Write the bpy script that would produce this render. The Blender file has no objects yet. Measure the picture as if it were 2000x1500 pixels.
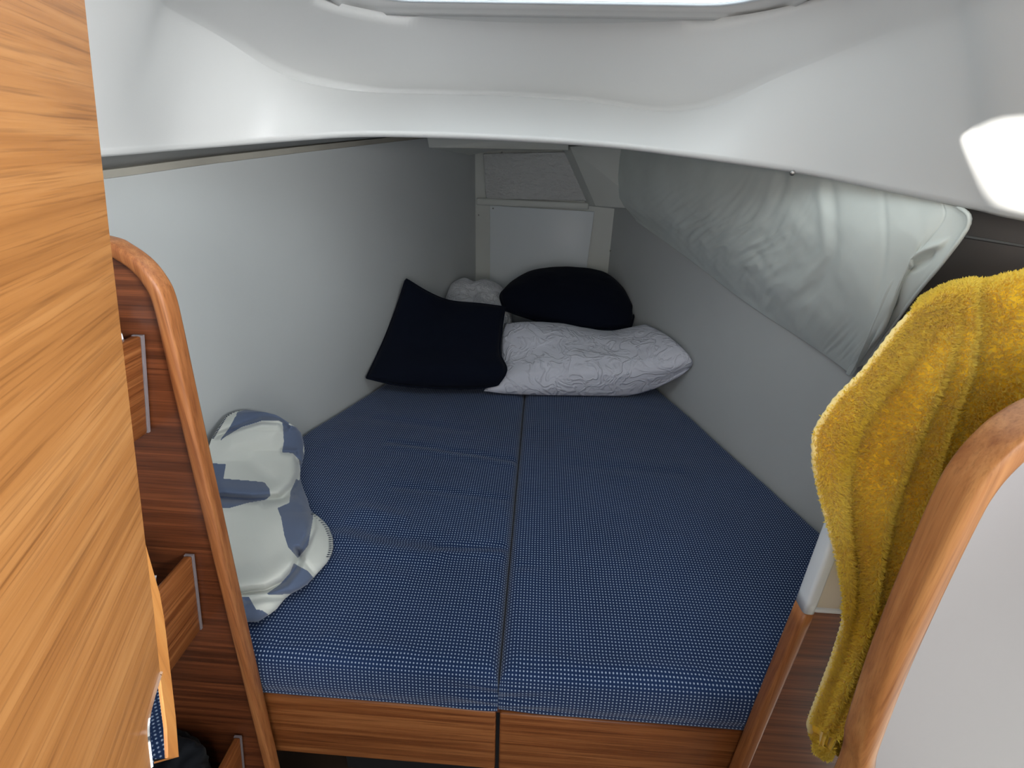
import bpy, bmesh, math, random
import numpy as np
from mathutils import Vector, Matrix, noise
S = bpy.context.scene
C = S.collection
random.seed(7); rng = np.random.default_rng(7)
# ---------------------------------------------------------------- camera, world, lights, exposure
cd = bpy.data.cameras.new('camera'); cam = bpy.data.objects.new('camera', cd); C.objects.link(cam)
cd.sensor_fit = 'HORIZONTAL'; cd.sensor_width = 36.0; cd.lens = 18.0; cd.clip_start = 0.02
cam.matrix_world = Matrix(((0.9977, -0.0493, 0.0461, 0), (0.0625, 0.4195, -0.9056, 0), (0.0253, 0.9064, 0.4216, 1.55), (0, 0, 0, 1)))
S.camera = cam
w = bpy.data.worlds.new('world'); S.world = w; w.use_nodes = True
w.node_tree.nodes['Background'].inputs[0].default_value = (0.62, 0.76, 0.95, 1)
w.node_tree.nodes['Background'].inputs[1].default_value = 0.5
def area(name, loc, target, size, size_y, power, col):
    l = bpy.data.lights.new(name, 'AREA'); l.shape = 'RECTANGLE'; l.size = size; l.size_y = size_y; l.energy = power; l.color = col
    o = bpy.data.objects.new(name, l); C.objects.link(o); o.location = loc
    o.rotation_euler = (Vector(target) - Vector(loc)).to_track_quat('-Z', 'Y').to_euler(); return o
area('saloon_daylight', (0.15, -1.15, 1.40), (0.1, 0.9, 1.20), 1.0, 0.35, 6.0, (1.0, 0.97, 0.93))
area('starboard_window_light', (0.60, -0.12, 1.61), (-0.64, 0.66, 1.57), 0.5, 0.12, 6.8, (0.96, 0.99, 1.0)).data.spread = math.radians(75)
area('port_window_light', (-0.10, -0.28, 1.58), (0.45, 0.5, 1.05), 0.25, 0.16, 2.8, (1.0, 0.98, 0.95))  # added fill just behind the camera, brightens the towel; no window there
sl = bpy.data.lights.new('sun', 'SUN'); sl.energy = 14.0; sl.angle = 0.012; sl.color = (1.0, 0.97, 0.9)
so = bpy.data.objects.new('sun', sl); C.objects.link(so)
SUND = Vector((0.60, 0.66, -0.26)).normalized()
so.rotation_euler = SUND.to_track_quat('-Z', 'Y').to_euler(); so.location = (-2, -1, 4)
S.view_settings.view_transform = 'Standard'; S.view_settings.look = 'None'; S.view_settings.gamma = 1.0
S.view_settings.use_curve_mapping = False; S.view_settings.exposure = 0.0

# ---------------------------------------------------------------- helpers
def new_obj(name, data, parent=None, **props):
    o = bpy.data.objects.new(name, data); C.objects.link(o)
    if parent is not None: o.parent = parent
    for k, v in props.items(): o[k] = v
    return o
def empty(name, loc, **props):
    o = new_obj(name, None, None, **props); o.location = loc; o.empty_display_size = 0.05
    bpy.context.view_layer.update(); return o
def mesh_obj(name, verts, faces, mat, parent=None, smooth=False, uv=None, uvf=None, **props):
    """verts in world space; the object's own origin is put at the vertices' base"""
    V = np.array(verts, float)
    org = Vector((0, 0, 0))
    if parent is None:
        org = Vector(((V[:, 0].min() + V[:, 0].max()) / 2, (V[:, 1].min() + V[:, 1].max()) / 2, V[:, 2].min()))
    else:
        org = parent.matrix_world.translation.copy()
    V = V - np.array(org)
    me = bpy.data.meshes.new(name); me.from_pydata([tuple(v) for v in V], [], [tuple(f) for f in faces]); me.update()
    if uv is not None:
        l = me.uv_layers.new(name='UVMap'); li = np.empty(len(me.loops), int); me.loops.foreach_get('vertex_index', li)
        l.data.foreach_set('uv', np.array(uv, float)[li].ravel())
    if smooth: me.polygons.foreach_set('use_smooth', [True] * len(me.polygons))
    me.materials.append(mat)
    o = new_obj(name, me, parent, **props)
    if parent is None: o.location = org
    else: o.location = (0, 0, 0)
    return o
def bevel(o, w, seg=2, ang=0.6):
    m = o.modifiers.new('bevel', 'BEVEL'); m.width = w; m.segments = seg; m.limit_method = 'ANGLE'; m.angle_limit = ang
    for p in o.data.polygons: p.use_smooth = True
    return o
def recalc(o):
    bm = bmesh.new(); bm.from_mesh(o.data); bmesh.ops.recalc_face_normals(bm, faces=bm.faces[:]); bm.to_mesh(o.data); bm.free(); return o
def prism(name, poly, vec, mat, parent=None, bev=0.0, **props):
    """polygon of 3D points swept along vec"""
    P = [Vector(p) for p in poly]; v = Vector(vec); n = len(P)
    vs = P + [p + v for p in P]
    fs = [tuple(range(n)), tuple(range(2 * n - 1, n - 1, -1))] + [(i, (i + 1) % n, n + (i + 1) % n, n + i) for i in range(n)]
    o = recalc(mesh_obj(name, vs, fs, mat, parent, **props))
    if bev: bevel(o, bev)
    return o
def box(name, a, b, mat, parent=None, bev=0.0, **props):
    return prism(name, [(a[0], a[1], a[2]), (b[0], a[1], a[2]), (b[0], a[1], b[2]), (a[0], a[1], b[2])], (0, b[1] - a[1], 0), mat, parent, bev, **props)
def catmull(P, n, closed=False):
    P = [np.array(p, float) for p in P]; out = []; N = len(P); segs = N if closed else N - 1
    for i in range(segs):
        g = (lambda k: P[k % N]) if closed else (lambda k: P[min(max(k, 0), N - 1)])
        a, b, c, d = g(i - 1), g(i), g(i + 1), g(i + 2)
        for j in range(n):
            t = j / n
            out.append(0.5 * ((2 * b) + (-a + c) * t + (2 * a - 5 * b + 4 * c - d) * t * t + (-a + 3 * b - 3 * c + d) * t ** 3))
    if not closed: out.append(P[-1])
    return np.array(out)
def resample(P, n):
    P = np.array(P, float); s = np.r_[0, np.cumsum(np.linalg.norm(np.diff(P, axis=0), axis=1))]; t = np.linspace(0, s[-1], n)
    return np.stack([np.interp(t, s, P[:, k]) for k in range(P.shape[1])], 1)
def grid_faces(nr, nc, close=False):
    f = []
    for i in range(nr - 1):
        for j in range(nc if close else nc - 1):
            k = (j + 1) % nc; f.append((i * nc + j, i * nc + k, (i + 1) * nc + k, (i + 1) * nc + j))
    return f
def grid_normals(G):
    du = np.gradient(G, axis=1); dv = np.gradient(G, axis=0); N = np.cross(du, dv); L = np.linalg.norm(N, axis=2, keepdims=True); return N / np.maximum(L, 1e-9)
def nz(p, s): return noise.noise(Vector((float(p[0]), float(p[1]), float(p[2]))) * s)
def dseg(U, V, pts):
    """distance of each grid sample to a polyline in (u, v)"""
    D = np.full(U.shape, 9.0)
    for (a, b), (c, d) in zip(pts[:-1], pts[1:]):
        L = (c - a) ** 2 + (d - b) ** 2 + 1e-12; t = np.clip(((U - a) * (c - a) + (V - b) * (d - b)) / L, 0, 1)
        D = np.minimum(D, np.hypot(U - a - t * (c - a), V - b - t * (d - b)))
    return D
def strip_profile(name, path, frames, prof, mat, parent=None, caps=True, **props):
    """sweep profile points (a, b) along path; frames = [(A, B)] unit vectors"""
    n = len(prof); vs = []; fs = []
    for p, (A, B) in zip(path, frames):
        for a, b in prof: vs.append(np.array(p) + a * np.array(A) + b * np.array(B))
    for i in range(len(path) - 1):
        for j in range(n): fs.append((i * n + j, i * n + (j + 1) % n, (i + 1) * n + (j + 1) % n, (i + 1) * n + j))
    if caps: fs += [tuple(range(n - 1, -1, -1)), tuple(range((len(path) - 1) * n, len(path) * n))]
    return recalc(mesh_obj(name, vs, fs, mat, parent, smooth=True, **props))

# ---------------------------------------------------------------- materials
def base_mat(name, col, rough=0.5, spec=0.5):
    m = bpy.data.materials.new(name); m.use_nodes = True; nt = m.node_tree; b = nt.nodes['Principled BSDF']
    b.inputs['Base Color'].default_value = (*col, 1); b.inputs['Roughness'].default_value = rough
    b.inputs['Specular IOR Level'].default_value = spec
    return m, nt, b
def node(nt, typ, **kw):
    n = nt.nodes.new(typ)
    for k, v in kw.items():
        if k.startswith('i_'): n.inputs[k[2:].replace('_', ' ')].default_value = v
        else: setattr(n, k, v)
    return n
def add_bump(nt, b, src, strength, dist=0.001):
    bp = node(nt, 'ShaderNodeBump'); bp.inputs['Strength'].default_value = strength; bp.inputs['Distance'].default_value = dist
    nt.links.new(src, bp.inputs['Height']); nt.links.new(bp.outputs[0], b.inputs['Normal']); return bp
def ramp(nt, src, stops):
    r = node(nt, 'ShaderNodeValToRGB'); e = r.color_ramp.elements
    e[0].position, e[0].color = stops[0][0], (*stops[0][1], 1); e[1].position, e[1].color = stops[-1][0], (*stops[-1][1], 1)
    for p, c in stops[1:-1]: k = e.new(p); k.color = (*c, 1)
    nt.links.new(src, r.inputs[0]); return r
def paint(name, col, rough=0.45, vary=0.04, bump=0.15, bscale=60):
    m, nt, b = base_mat(name, col, rough, 0.4); tc = node(nt, 'ShaderNodeTexCoord')
    n = node(nt, 'ShaderNodeTexNoise'); n.inputs['Scale'].default_value = 3.0; n.inputs['Detail'].default_value = 4
    nt.links.new(tc.outputs['Object'], n.inputs['Vector'])
    r = ramp(nt, n.outputs['Fac'], [(0.3, tuple(c * (1 - vary) for c in col)), (0.7, tuple(min(1, c * (1 + vary)) for c in col))])
    nt.links.new(r.outputs[0], b.inputs['Base Color'])
    n2 = node(nt, 'ShaderNodeTexNoise'); n2.inputs['Scale'].default_value = bscale; n2.inputs['Detail'].default_value = 3
    nt.links.new(tc.outputs['Object'], n2.inputs['Vector']); add_bump(nt, b, n2.outputs['Fac'], bump, 0.001)
    return m
def wood(name, dark, mid, light, scl, rot=(0, 0, 0), rough=0.35, streak=0.5):
    """scl small along the grain, large across"""
    m, nt, b = base_mat(name, mid, rough, 0.45); tc = node(nt, 'ShaderNodeTexCoord')
    mr = node(nt, 'ShaderNodeMapping'); mr.inputs['Rotation'].default_value = rot
    mp = node(nt, 'ShaderNodeMapping'); mp.inputs['Scale'].default_value = scl
    nt.links.new(tc.outputs['Object'], mr.inputs[0]); nt.links.new(mr.outputs[0], mp.inputs[0])
    n = node(nt, 'ShaderNodeTexNoise'); n.inputs['Scale'].default_value = 1.0; n.inputs['Detail'].default_value = 5; n.inputs['Roughness'].default_value = 0.62; n.inputs['Distortion'].default_value = 0.25
    nt.links.new(mp.outputs[0], n.inputs['Vector'])
    r = ramp(nt, n.outputs['Fac'], [(0.30, dark), (0.5, mid), (0.68, light)])
    mp2 = node(nt, 'ShaderNodeMapping'); mp2.inputs['Scale'].default_value = tuple(s * 2.6 for s in scl); nt.links.new(mr.outputs[0], mp2.inputs[0])
    n2 = node(nt, 'ShaderNodeTexNoise'); n2.inputs['Scale'].default_value = 1.0; n2.inputs['Detail'].default_value = 3; nt.links.new(mp2.outputs[0], n2.inputs['Vector'])
    r2 = ramp(nt, n2.outputs['Fac'], [(0.33, (0.45, 0.4, 0.38)), (0.43, (1, 1, 1))])
    mx = node(nt, 'ShaderNodeMix', data_type='RGBA', blend_type='MULTIPLY'); mx.inputs[0].default_value = streak
    nt.links.new(r.outputs[0], mx.inputs[6]); nt.links.new(r2.outputs[0], mx.inputs[7]); nt.links.new(mx.outputs[2], b.inputs['Base Color'])
    mp3 = node(nt, 'ShaderNodeMapping'); mp3.inputs['Scale'].default_value = tuple(q * (7.0 if q > 10 else 4.0) for q in scl); nt.links.new(mr.outputs[0], mp3.inputs[0])
    n3 = node(nt, 'ShaderNodeTexNoise'); n3.inputs['Scale'].default_value = 1.0; n3.inputs['Detail'].default_value = 2; nt.links.new(mp3.outputs[0], n3.inputs['Vector'])
    r3 = ramp(nt, n3.outputs['Fac'], [(0.36, (0.55, 0.5, 0.46)), (0.47, (1, 1, 1)), (0.62, (1.0, 1.0, 1.0)), (0.75, (1.12, 1.14, 1.18))])
    mx3 = node(nt, 'ShaderNodeMix', data_type='RGBA', blend_type='MULTIPLY'); mx3.inputs[0].default_value = min(1, streak * 1.3)
    nt.links.new(mx.outputs[2], mx3.inputs[6]); nt.links.new(r3.outputs[0], mx3.inputs[7]); nt.links.new(mx3.outputs[2], b.inputs['Base Color'])
    add_bump(nt, b, n2.outputs['Fac'], 0.12, 0.0006)
    return m
WD, WM, WL = (0.15, 0.042, 0.011), (0.27, 0.090, 0.026), (0.40, 0.155, 0.050)
wood_x = wood('teak_grain_across', WD, WM, WL, (2.2, 60, 110))          # grain along X
wood_y = wood('teak_grain_fore_aft', WD, WM, WL, (60, 2.5, 110))
wood_z = wood('teak_grain_upright', (0.22, 0.070, 0.020), (0.33, 0.120, 0.038), (0.43, 0.18, 0.062), (140, 90, 3.0), rough=0.45, streak=0.35)
wood_trim_r = wood('teak_trim_amber', (0.27, 0.10, 0.03), (0.40, 0.17, 0.055), (0.50, 0.24, 0.085), (140, 90, 3.0), rough=0.42, streak=0.25)
wood_door = wood('golden_oak_laminate', (0.22, 0.085, 0.021), (0.30, 0.125, 0.034), (0.37, 0.170, 0.054), (3.5, 60, 110), rough=0.42, streak=0.36)
wood_shade = wood('dark_teak_veneer', (0.06, 0.018, 0.007), (0.125, 0.036, 0.013), (0.20, 0.062, 0.022), (2.2, 60, 110))  # darker copy of the teak, shade put into its colour for the bookcase back
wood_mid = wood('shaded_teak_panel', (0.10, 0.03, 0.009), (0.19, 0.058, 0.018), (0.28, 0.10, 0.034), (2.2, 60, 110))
wood_edge = wood('orange_oak_edging', (0.40, 0.15, 0.035), (0.52, 0.21, 0.05), (0.60, 0.28, 0.08), (50, 50, 3), rough=0.4, streak=0.2)
gel = paint('white_gelcoat_liner', (0.72, 0.72, 0.71), 0.38, 0.015, 0.03, 40)
hull_m = paint('pale_grey_hull_lining', (0.56, 0.58, 0.58), 0.55, 0.03, 0.08, 90)
deck_m = paint('raw_grey_underdeck', (0.30, 0.30, 0.29), 0.7, 0.10, 0.5, 40)
flange_m = paint('rough_flange_resin', (0.40, 0.38, 0.33), 0.65, 0.25, 0.7, 60)
bow_m = paint('painted_bow_bulkhead', (0.70, 0.72, 0.68), 0.4, 0.06, 0.4, 45)
panel_m = paint('white_bow_panel', (0.80, 0.85, 0.88), 0.35, 0.02, 0.05, 50)
white_m = paint('white_plastic_cap', (0.72, 0.77, 0.82), 0.3, 0.01, 0.02, 50)
gask_m = paint('grey_rubber_gasket', (0.22, 0.19, 0.20), 0.6, 0.01, 0.02, 50)
cream_m = paint('cream_laminate', (0.66, 0.60, 0.50), 0.35, 0.01, 0.02, 50)
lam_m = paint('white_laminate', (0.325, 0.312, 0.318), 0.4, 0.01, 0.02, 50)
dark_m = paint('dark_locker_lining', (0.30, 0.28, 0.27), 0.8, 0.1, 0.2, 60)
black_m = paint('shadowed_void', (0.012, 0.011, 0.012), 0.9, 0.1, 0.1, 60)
floor_m = paint('dark_cabin_sole', (0.05, 0.03, 0.02), 0.5, 0.2, 0.1, 30)
chrome, _nt, _b = base_mat('polished_chrome', (0.86, 0.88, 0.9), 0.015, 0.5); _b.inputs['Metallic'].default_value = 1.0
_n = node(_nt, 'ShaderNodeTexNoise'); _n.inputs['Scale'].default_value = 8; add_bump(_nt, _b, _n.outputs['Fac'], 0.01, 0.0002)
steel, _nt, _b = base_mat('dull_steel', (0.35, 0.34, 0.33), 0.35, 0.5); _b.inputs['Metallic'].default_value = 1.0
_n = node(_nt, 'ShaderNodeTexNoise'); _n.inputs['Scale'].default_value = 200; add_bump(_nt, _b, _n.outputs['Fac'], 0.1, 0.0005)
# fibreglass weave roughness on the upper bow bulkhead
rough_m, nt, b = base_mat('lumpy_painted_fibreglass', (0.66, 0.67, 0.66), 0.25, 0.6)
tc = node(nt, 'ShaderNodeTexCoord'); mp = node(nt, 'ShaderNodeMapping'); mp.inputs['Scale'].default_value = (38, 38, 70); nt.links.new(tc.outputs['Object'], mp.inputs[0])
n = node(nt, 'ShaderNodeTexNoise'); n.inputs['Scale'].default_value = 1; n.inputs['Detail'].default_value = 5; nt.links.new(mp.outputs[0], n.inputs['Vector']); add_bump(nt, b, n.outputs['Fac'], 1.0, 0.014)
# hatch pane lit by the sky
pane_m, nt, b = base_mat('sky_lit_acrylic', (0.9, 0.97, 1.0), 0.2)
b.inputs['Emission Color'].default_value = (0.84, 0.95, 1.0, 1); b.inputs['Emission Strength'].default_value = 2.2
# navy cloth woven with rows of pale dots (UV in metres)
def dotted(name):
    m, nt, b = base_mat(name, (0.012, 0.03, 0.09), 0.85, 0.15); b.inputs['Sheen Weight'].default_value = 0.15
    uv = node(nt, 'ShaderNodeUVMap'); mp = node(nt, 'ShaderNodeMapping'); P = 0.0062
    mp.inputs['Scale'].default_value = (1 / P, 1 / (P * 1.08), 1); nt.links.new(uv.outputs[0], mp.inputs[0])
    fr = node(nt, 'ShaderNodeVectorMath', operation='FRACTION'); nt.links.new(mp.outputs[0], fr.inputs[0])
    sb = node(nt, 'ShaderNodeVectorMath', operation='SUBTRACT'); sb.inputs[1].default_value = (0.5, 0.5, 0); nt.links.new(fr.outputs[0], sb.inputs[0])
    sp = node(nt, 'ShaderNodeSeparateXYZ'); nt.links.new(sb.outputs[0], sp.inputs[0])
    cb = node(nt, 'ShaderNodeCombineXYZ'); nt.links.new(sp.outputs[0], cb.inputs[0]); nt.links.new(sp.outputs[1], cb.inputs[1])
    ln = node(nt, 'ShaderNodeVectorMath', operation='LENGTH'); nt.links.new(cb.outputs[0], ln.inputs[0])
    dot = ramp(nt, ln.outputs['Value'], [(0.17, (1, 1, 1)), (0.265, (0, 0, 0))])
    n = node(nt, 'ShaderNodeTexNoise'); n.inputs['Scale'].default_value = 4; n.inputs['Detail'].default_value = 3; nt.links.new(uv.outputs[0], n.inputs['Vector'])
    nav = ramp(nt, n.outputs['Fac'], [(0.3, (0.009, 0.026, 0.085)), (0.7, (0.014, 0.036, 0.11))])
    mx = node(nt, 'ShaderNodeMix', data_type='RGBA'); nt.links.new(dot.outputs[0], mx.inputs[0]); nt.links.new(nav.outputs[0], mx.inputs[6]); mx.inputs[7].default_value = (0.37, 0.47, 0.63, 1)
    nt.links.new(mx.outputs[2], b.inputs['Base Color'])
    inv = node(nt, 'ShaderNodeMath', operation='SUBTRACT'); inv.inputs[0].default_value = 1.0; nt.links.new(dot.outputs[0], inv.inputs[1])
    add_bump(nt, b, inv.outputs[0], 0.6, 0.0012)
    return m
dots_m = dotted('navy_cloth_with_pale_dots')
def cloth(name, col, rough=0.9, sheen=0.2, wrinkle=0.0, ws=25, weave=0.3, col2=None):
    m, nt, b = base_mat(name, col, rough, 0.2); b.inputs['Sheen Weight'].default_value = sheen; b.inputs['Sheen Roughness'].default_value = 0.5
    tc = node(nt, 'ShaderNodeTexCoord')
    n = node(nt, 'ShaderNodeTexNoise'); n.inputs['Scale'].default_value = 6; n.inputs['Detail'].default_value = 4; nt.links.new(tc.outputs['Object'], n.inputs['Vector'])
    r = ramp(nt, n.outputs['Fac'], [(0.3, tuple(c * 0.93 for c in col)), (0.7, col2 or tuple(min(1, c * 1.05) for c in col))]); nt.links.new(r.outputs[0], b.inputs['Base Color'])
    n2 = node(nt, 'ShaderNodeTexNoise'); n2.inputs['Scale'].default_value = 700; nt.links.new(tc.outputs['Object'], n2.inputs['Vector'])
    bp = add_bump(nt, b, n2.outputs['Fac'], weave, 0.0005)
    if wrinkle:
        n3 = node(nt, 'ShaderNodeTexNoise'); n3.inputs['Scale'].default_value = ws; n3.inputs['Detail'].default_value = 2.5; n3.inputs['Distortion'].default_value = 1.2
        nt.links.new(tc.outputs['Object'], n3.inputs['Vector'])
        v = node(nt, 'ShaderNodeMath', operation='SUBTRACT'); v.inputs[1].default_value = 0.5; nt.links.new(n3.outputs['Fac'], v.inputs[0])
        a = node(nt, 'ShaderNodeMath', operation='ABSOLUTE'); nt.links.new(v.outputs[0], a.inputs[0])
        mn = node(nt, 'ShaderNodeMath', operation='MINIMUM'); mn.inputs[1].default_value = 0.09; nt.links.new(a.outputs[0], mn.inputs[0])
        b2 = node(nt, 'ShaderNodeBump'); b2.inputs['Strength'].default_value = wrinkle; b2.inputs['Distance'].default_value = 0.05; b2.invert = True
        nt.links.new(mn.outputs[0], b2.inputs['Height']); nt.links.new(bp.outputs[0], b2.inputs['Normal']); nt.links.new(b2.outputs[0], b.inputs['Normal'])
    return m
navy_m = cloth('deep_navy_velour', (0.0028, 0.005, 0.014), 0.95, 0.02)
quilt_m = cloth('white_quilted_cotton', (0.74, 0.75, 0.84), 0.85, 0.1, wrinkle=0.7, ws=16)
tissue_m = cloth('white_crumpled_cotton', (0.75, 0.76, 0.80), 0.85, 0.1, wrinkle=0.8, ws=30)
pouch_m = cloth('white_coated_canvas', (0.78, 0.83, 0.79), 0.36, 0.0, weave=0.05)
towel_m = cloth('yellow_terry', (1.0, 0.66, 0.04), 0.95, 0.5, col2=(1.0, 0.72, 0.06))
pile_m = cloth('yellow_terry_pile', (1.0, 0.76, 0.07), 0.9, 0.5, col2=(1.0, 0.86, 0.20))
def translucent(m, f):
    nt = m.node_tree; o_ = nt.nodes['Material Output']; b = nt.nodes['Principled BSDF']; t = node(nt, 'ShaderNodeBsdfTranslucent'); mx = node(nt, 'ShaderNodeMixShader'); mx.inputs[0].default_value = f
    src = b.inputs['Base Color'].links[0].from_socket; nt.links.new(src, t.inputs[0]); nt.links.new(b.outputs[0], mx.inputs[1]); nt.links.new(t.outputs[0], mx.inputs[2]); nt.links.new(mx.outputs[0], o_.inputs[0])
translucent(pile_m, 0.5)
hem_m = cloth('pale_yellow_hem', (0.93, 0.74, 0.30), 0.9, 0.4)
bag_m = cloth('black_soft_bag', (0.006, 0.008, 0.012), 0.8, 0.05)
jean_m = cloth('folded_blue_clothes', (0.03, 0.06, 0.13), 0.9, 0.2, wrinkle=0.8, ws=30)
stitch_m = cloth('dark_stitching', (0.03, 0.045, 0.08), 0.9, 0.1)
m_, nt, b = base_mat('two_tone_fleece', (0.6, 0.65, 0.65), 0.95, 0.1); fleece_m = m_; b.inputs['Sheen Weight'].default_value = 0.3
at = node(nt, 'ShaderNodeAttribute', attribute_name='print'); r = ramp(nt, at.outputs['Fac'], [(0.45, (0.66, 0.68, 0.64)), (0.55, (0.115, 0.15, 0.24))]); nt.links.new(r.outputs[0], b.inputs['Base Color'])
n = node(nt, 'ShaderNodeTexNoise'); n.inputs['Scale'].default_value = 450; add_bump(nt, b, n.outputs['Fac'], 0.4, 0.001)

# ---------------------------------------------------------------- setting: liner overhead with hatch
Lp = [(-0.80, -1.4, 1.48), (-0.78, -0.3, 1.49), (-0.765, 0.25, 1.50), (-0.735, 0.58, 1.51), (-0.6691, 0.8000, 1.5197), (-0.6515, 0.9600, 1.5284), (-0.5622, 1.0600, 1.5410), (-0.4770, 1.1000, 1.5507), (-0.3829, 1.1300, 1.5589), (-0.2531, 1.1600, 1.5616), (-0.0742, 1.1800, 1.5596),
      (0.1271, 1.1700, 1.5521), (0.2831, 1.1200, 1.5378), (0.4376, 1.0100, 1.5198), (0.5079, 0.8900, 1.5045), (0.5529, 0.7500, 1.4912), (0.5608, 0.6600, 1.4853), (0.62, 0.4, 1.475), (0.70, -0.2, 1.46), (0.75, -1.4, 1.46)]
Pp = [(-0.62, -1.3, 1.69), (-0.60, -0.3, 1.69), (-0.55, 0.3, 1.70), (-0.4916, 0.7000, 1.7073), (-0.5509, 0.8600, 1.7171), (-0.5612, 1.0000, 1.7061), (-0.5238, 1.1500, 1.6631), (-0.4144, 1.2500, 1.6491), (-0.2525, 1.2800, 1.6500), (-0.0834, 1.2900, 1.6502),
      (0.0853, 1.2800, 1.6422), (0.2347, 1.2400, 1.6235), (0.3236, 1.1500, 1.6319), (0.3874, 1.0400, 1.6684), (0.4398, 0.9000, 1.6955), (0.4472, 0.7400, 1.7054), (0.4263, 0.6200, 1.7025), (0.50, 0.2, 1.69), (0.52, -0.3, 1.69), (0.55, -1.3, 1.69)]
Qp = [(-0.50, -1.2, 1.755), (-0.46, -0.2, 1.755), (-0.44, 0.5, 1.755), (-0.41, 0.85, 1.755), (-0.34, 1.02, 1.755), (-0.2, 1.11, 1.755), (0.0, 1.13, 1.755), (0.2, 1.10, 1.755), (0.33, 1.02, 1.755), (0.40, 0.85, 1.755), (0.42, 0.5, 1.755), (0.43, -0.2, 1.755), (0.46, -1.2, 1.755)]
def rrect(x0, x1, y0, y1, r, z, n=6):
    P = []
    for cx, cy, a0 in ((x1 - r, y1 - r, 0), (x0 + r, y1 - r, 90), (x0 + r, y0 + r, 180), (x1 - r, y0 + r, 270)):
        for k in range(n + 1):
            a = math.radians(a0 + 90 * k / n); P.append((cx + r * math.cos(a), cy + r * math.sin(a), z))
    return P
HC = np.array([0.0, 0.70])
NA = 360
def radial(P, dense=True):
    D = catmull(P, 12, True) if dense else np.array(P + [P[0]], float)
    if dense: D = np.vstack([D, D[:1]])
    out = []
    for k in range(NA):
        a = 2 * math.pi * k / NA; d = np.array([math.cos(a), math.sin(a)]); best = None
        A = D[:-1, :2] - HC; B = D[1:, :2] - HC; E = B - A
        den = d[0] * E[:, 1] - d[1] * E[:, 0]; den = np.where(abs(den) < 1e-12, 1e-12, den)
        t = (A[:, 0] * E[:, 1] - A[:, 1] * E[:, 0]) / den; s = (A[:, 0] * d[1] - A[:, 1] * d[0]) / den
        ok = np.where((t > 0) & (s >= -1e-6) & (s <= 1 + 1e-6))[0]; i = ok[np.argmax(t[ok])]
        p = D[i] + np.clip(s[i], 0, 1) * (D[i + 1] - D[i]); out.append(p)
    return np.array(out)
def ksmooth(R, w):
    k = np.exp(-np.linspace(-2, 2, 2 * w + 1) ** 2); k /= k.sum(); Q = np.zeros_like(R)
    for i, q in enumerate(k): Q += q * np.roll(R, i - w, axis=0)
    return Q
L = radial(Lp); P = radial(Pp); Q = radial(Qp)
P = ksmooth(P, 5); Q = ksmooth(Q, 6)
H = radial(rrect(-0.355, 0.365, 0.45, 1.070, 0.05, 1.752), False)
H2 = radial(rrect(-0.342, 0.352, 0.46, 1.050, 0.06, 1.759), False)
H3 = radial(rrect(-0.30, 0.31, 0.49, 1.005, 0.075, 1.760), False)
H4 = radial(rrect(-0.30, 0.31, 0.49, 1.005, 0.075, 1.80), False)
R2 = radial(rrect(-0.375, 0.385, 0.43, 1.090, 0.05, 1.7575), False)
out = (L - np.array([*HC, 0])); out[:, 2] = 0; out /= np.linalg.norm(out, axis=1, keepdims=True)
up = np.array([0, 0, 1.0])
rings = [L + out * 0.045 + up * 0.004, L + out * 0.020 + up * 0.000, L + out * 0.006 - up * 0.001, L.copy() + up * 0.003, L - out * 0.002 + up * 0.010]
s0 = L - out * 0.002 + up * 0.010
prof = catmull([(0, 0), (0.10, 0.12), (0.45, 0.50), (0.86, 0.90), (1.0, 1.0)], 4)
for a, c in prof[1:-1]: q = s0 + (P - s0) * a; q[:, 2] = s0[:, 2] + (P[:, 2] - s0[:, 2]) * c; rings.append(q)
rings.append(P)
for t in (0.15, 0.32, 0.5, 0.7, 0.88):
    q = P + (Q - P) * t; sd_ = np.clip((np.abs(P[:, 0] + 0.05) - 0.30) / 0.15, 0, 1); q[:, 2] = P[:, 2] + (Q[:, 2] - P[:, 2]) * ((0.15 * t + 0.85 * t ** 1.5) * (1 - sd_) + sd_ * t ** 1.05); rings.append(q)
rings += [Q] + [Q + (R2 - Q) * k / 20 for k in range(1, 20)] + [R2, H + (R2 - H) * 0.35 + up * 0.004, H, H + (H2 - H) * 0.5, H2, H3, H4]
rings = np.array(rings)
ceil_o = mesh_obj('ceiling', rings.reshape(-1, 3), grid_faces(len(rings), NA, True), gel, smooth=True, kind='structure', label='white moulded cabin overhead with a rounded lower lip')
recalc(ceil_o)
# unseen opening added overhead, shaped to cast the sun patch on the starboard liner
SUN_HOLE = [(0.100, 0.292, 1.7525), (0.122, 0.306, 1.7525), (0.134, 0.26, 1.7525), (0.14, 0.10, 1.7525), (-0.030, -0.10, 1.7525), (-0.044, -0.0, 1.7525), (-0.036, 0.062, 1.7525)
]
pcx = sum(p[0] for p in SUN_HOLE) / len(SUN_HOLE); pcy = sum(p[1] for p in SUN_HOLE) / len(SUN_HOLE)
print('PORT', SUN_HOLE)
bm = bmesh.new(); bm.from_mesh(ceil_o.data); of = ceil_o.location
hx0, hx1 = min(p[0] for p in SUN_HOLE) - 0.02, max(p[0] for p in SUN_HOLE) + 0.02; hy0, hy1 = min(p[1] for p in SUN_HOLE) - 0.02, max(p[1] for p in SUN_HOLE) + 0.02
kill = [f for f in bm.faces if all(v.co.z + of.z > 1.70 for v in f.verts) and max(v.co.x + of.x for v in f.verts) > hx0 and min(v.co.x + of.x for v in f.verts) < hx1 and max(v.co.y + of.y for v in f.verts) > hy0 and min(v.co.y + of.y for v in f.verts) < hy1]
bmesh.ops.delete(bm, geom=kill, context='FACES'); bm.to_mesh(ceil_o.data); bm.free()
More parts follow.
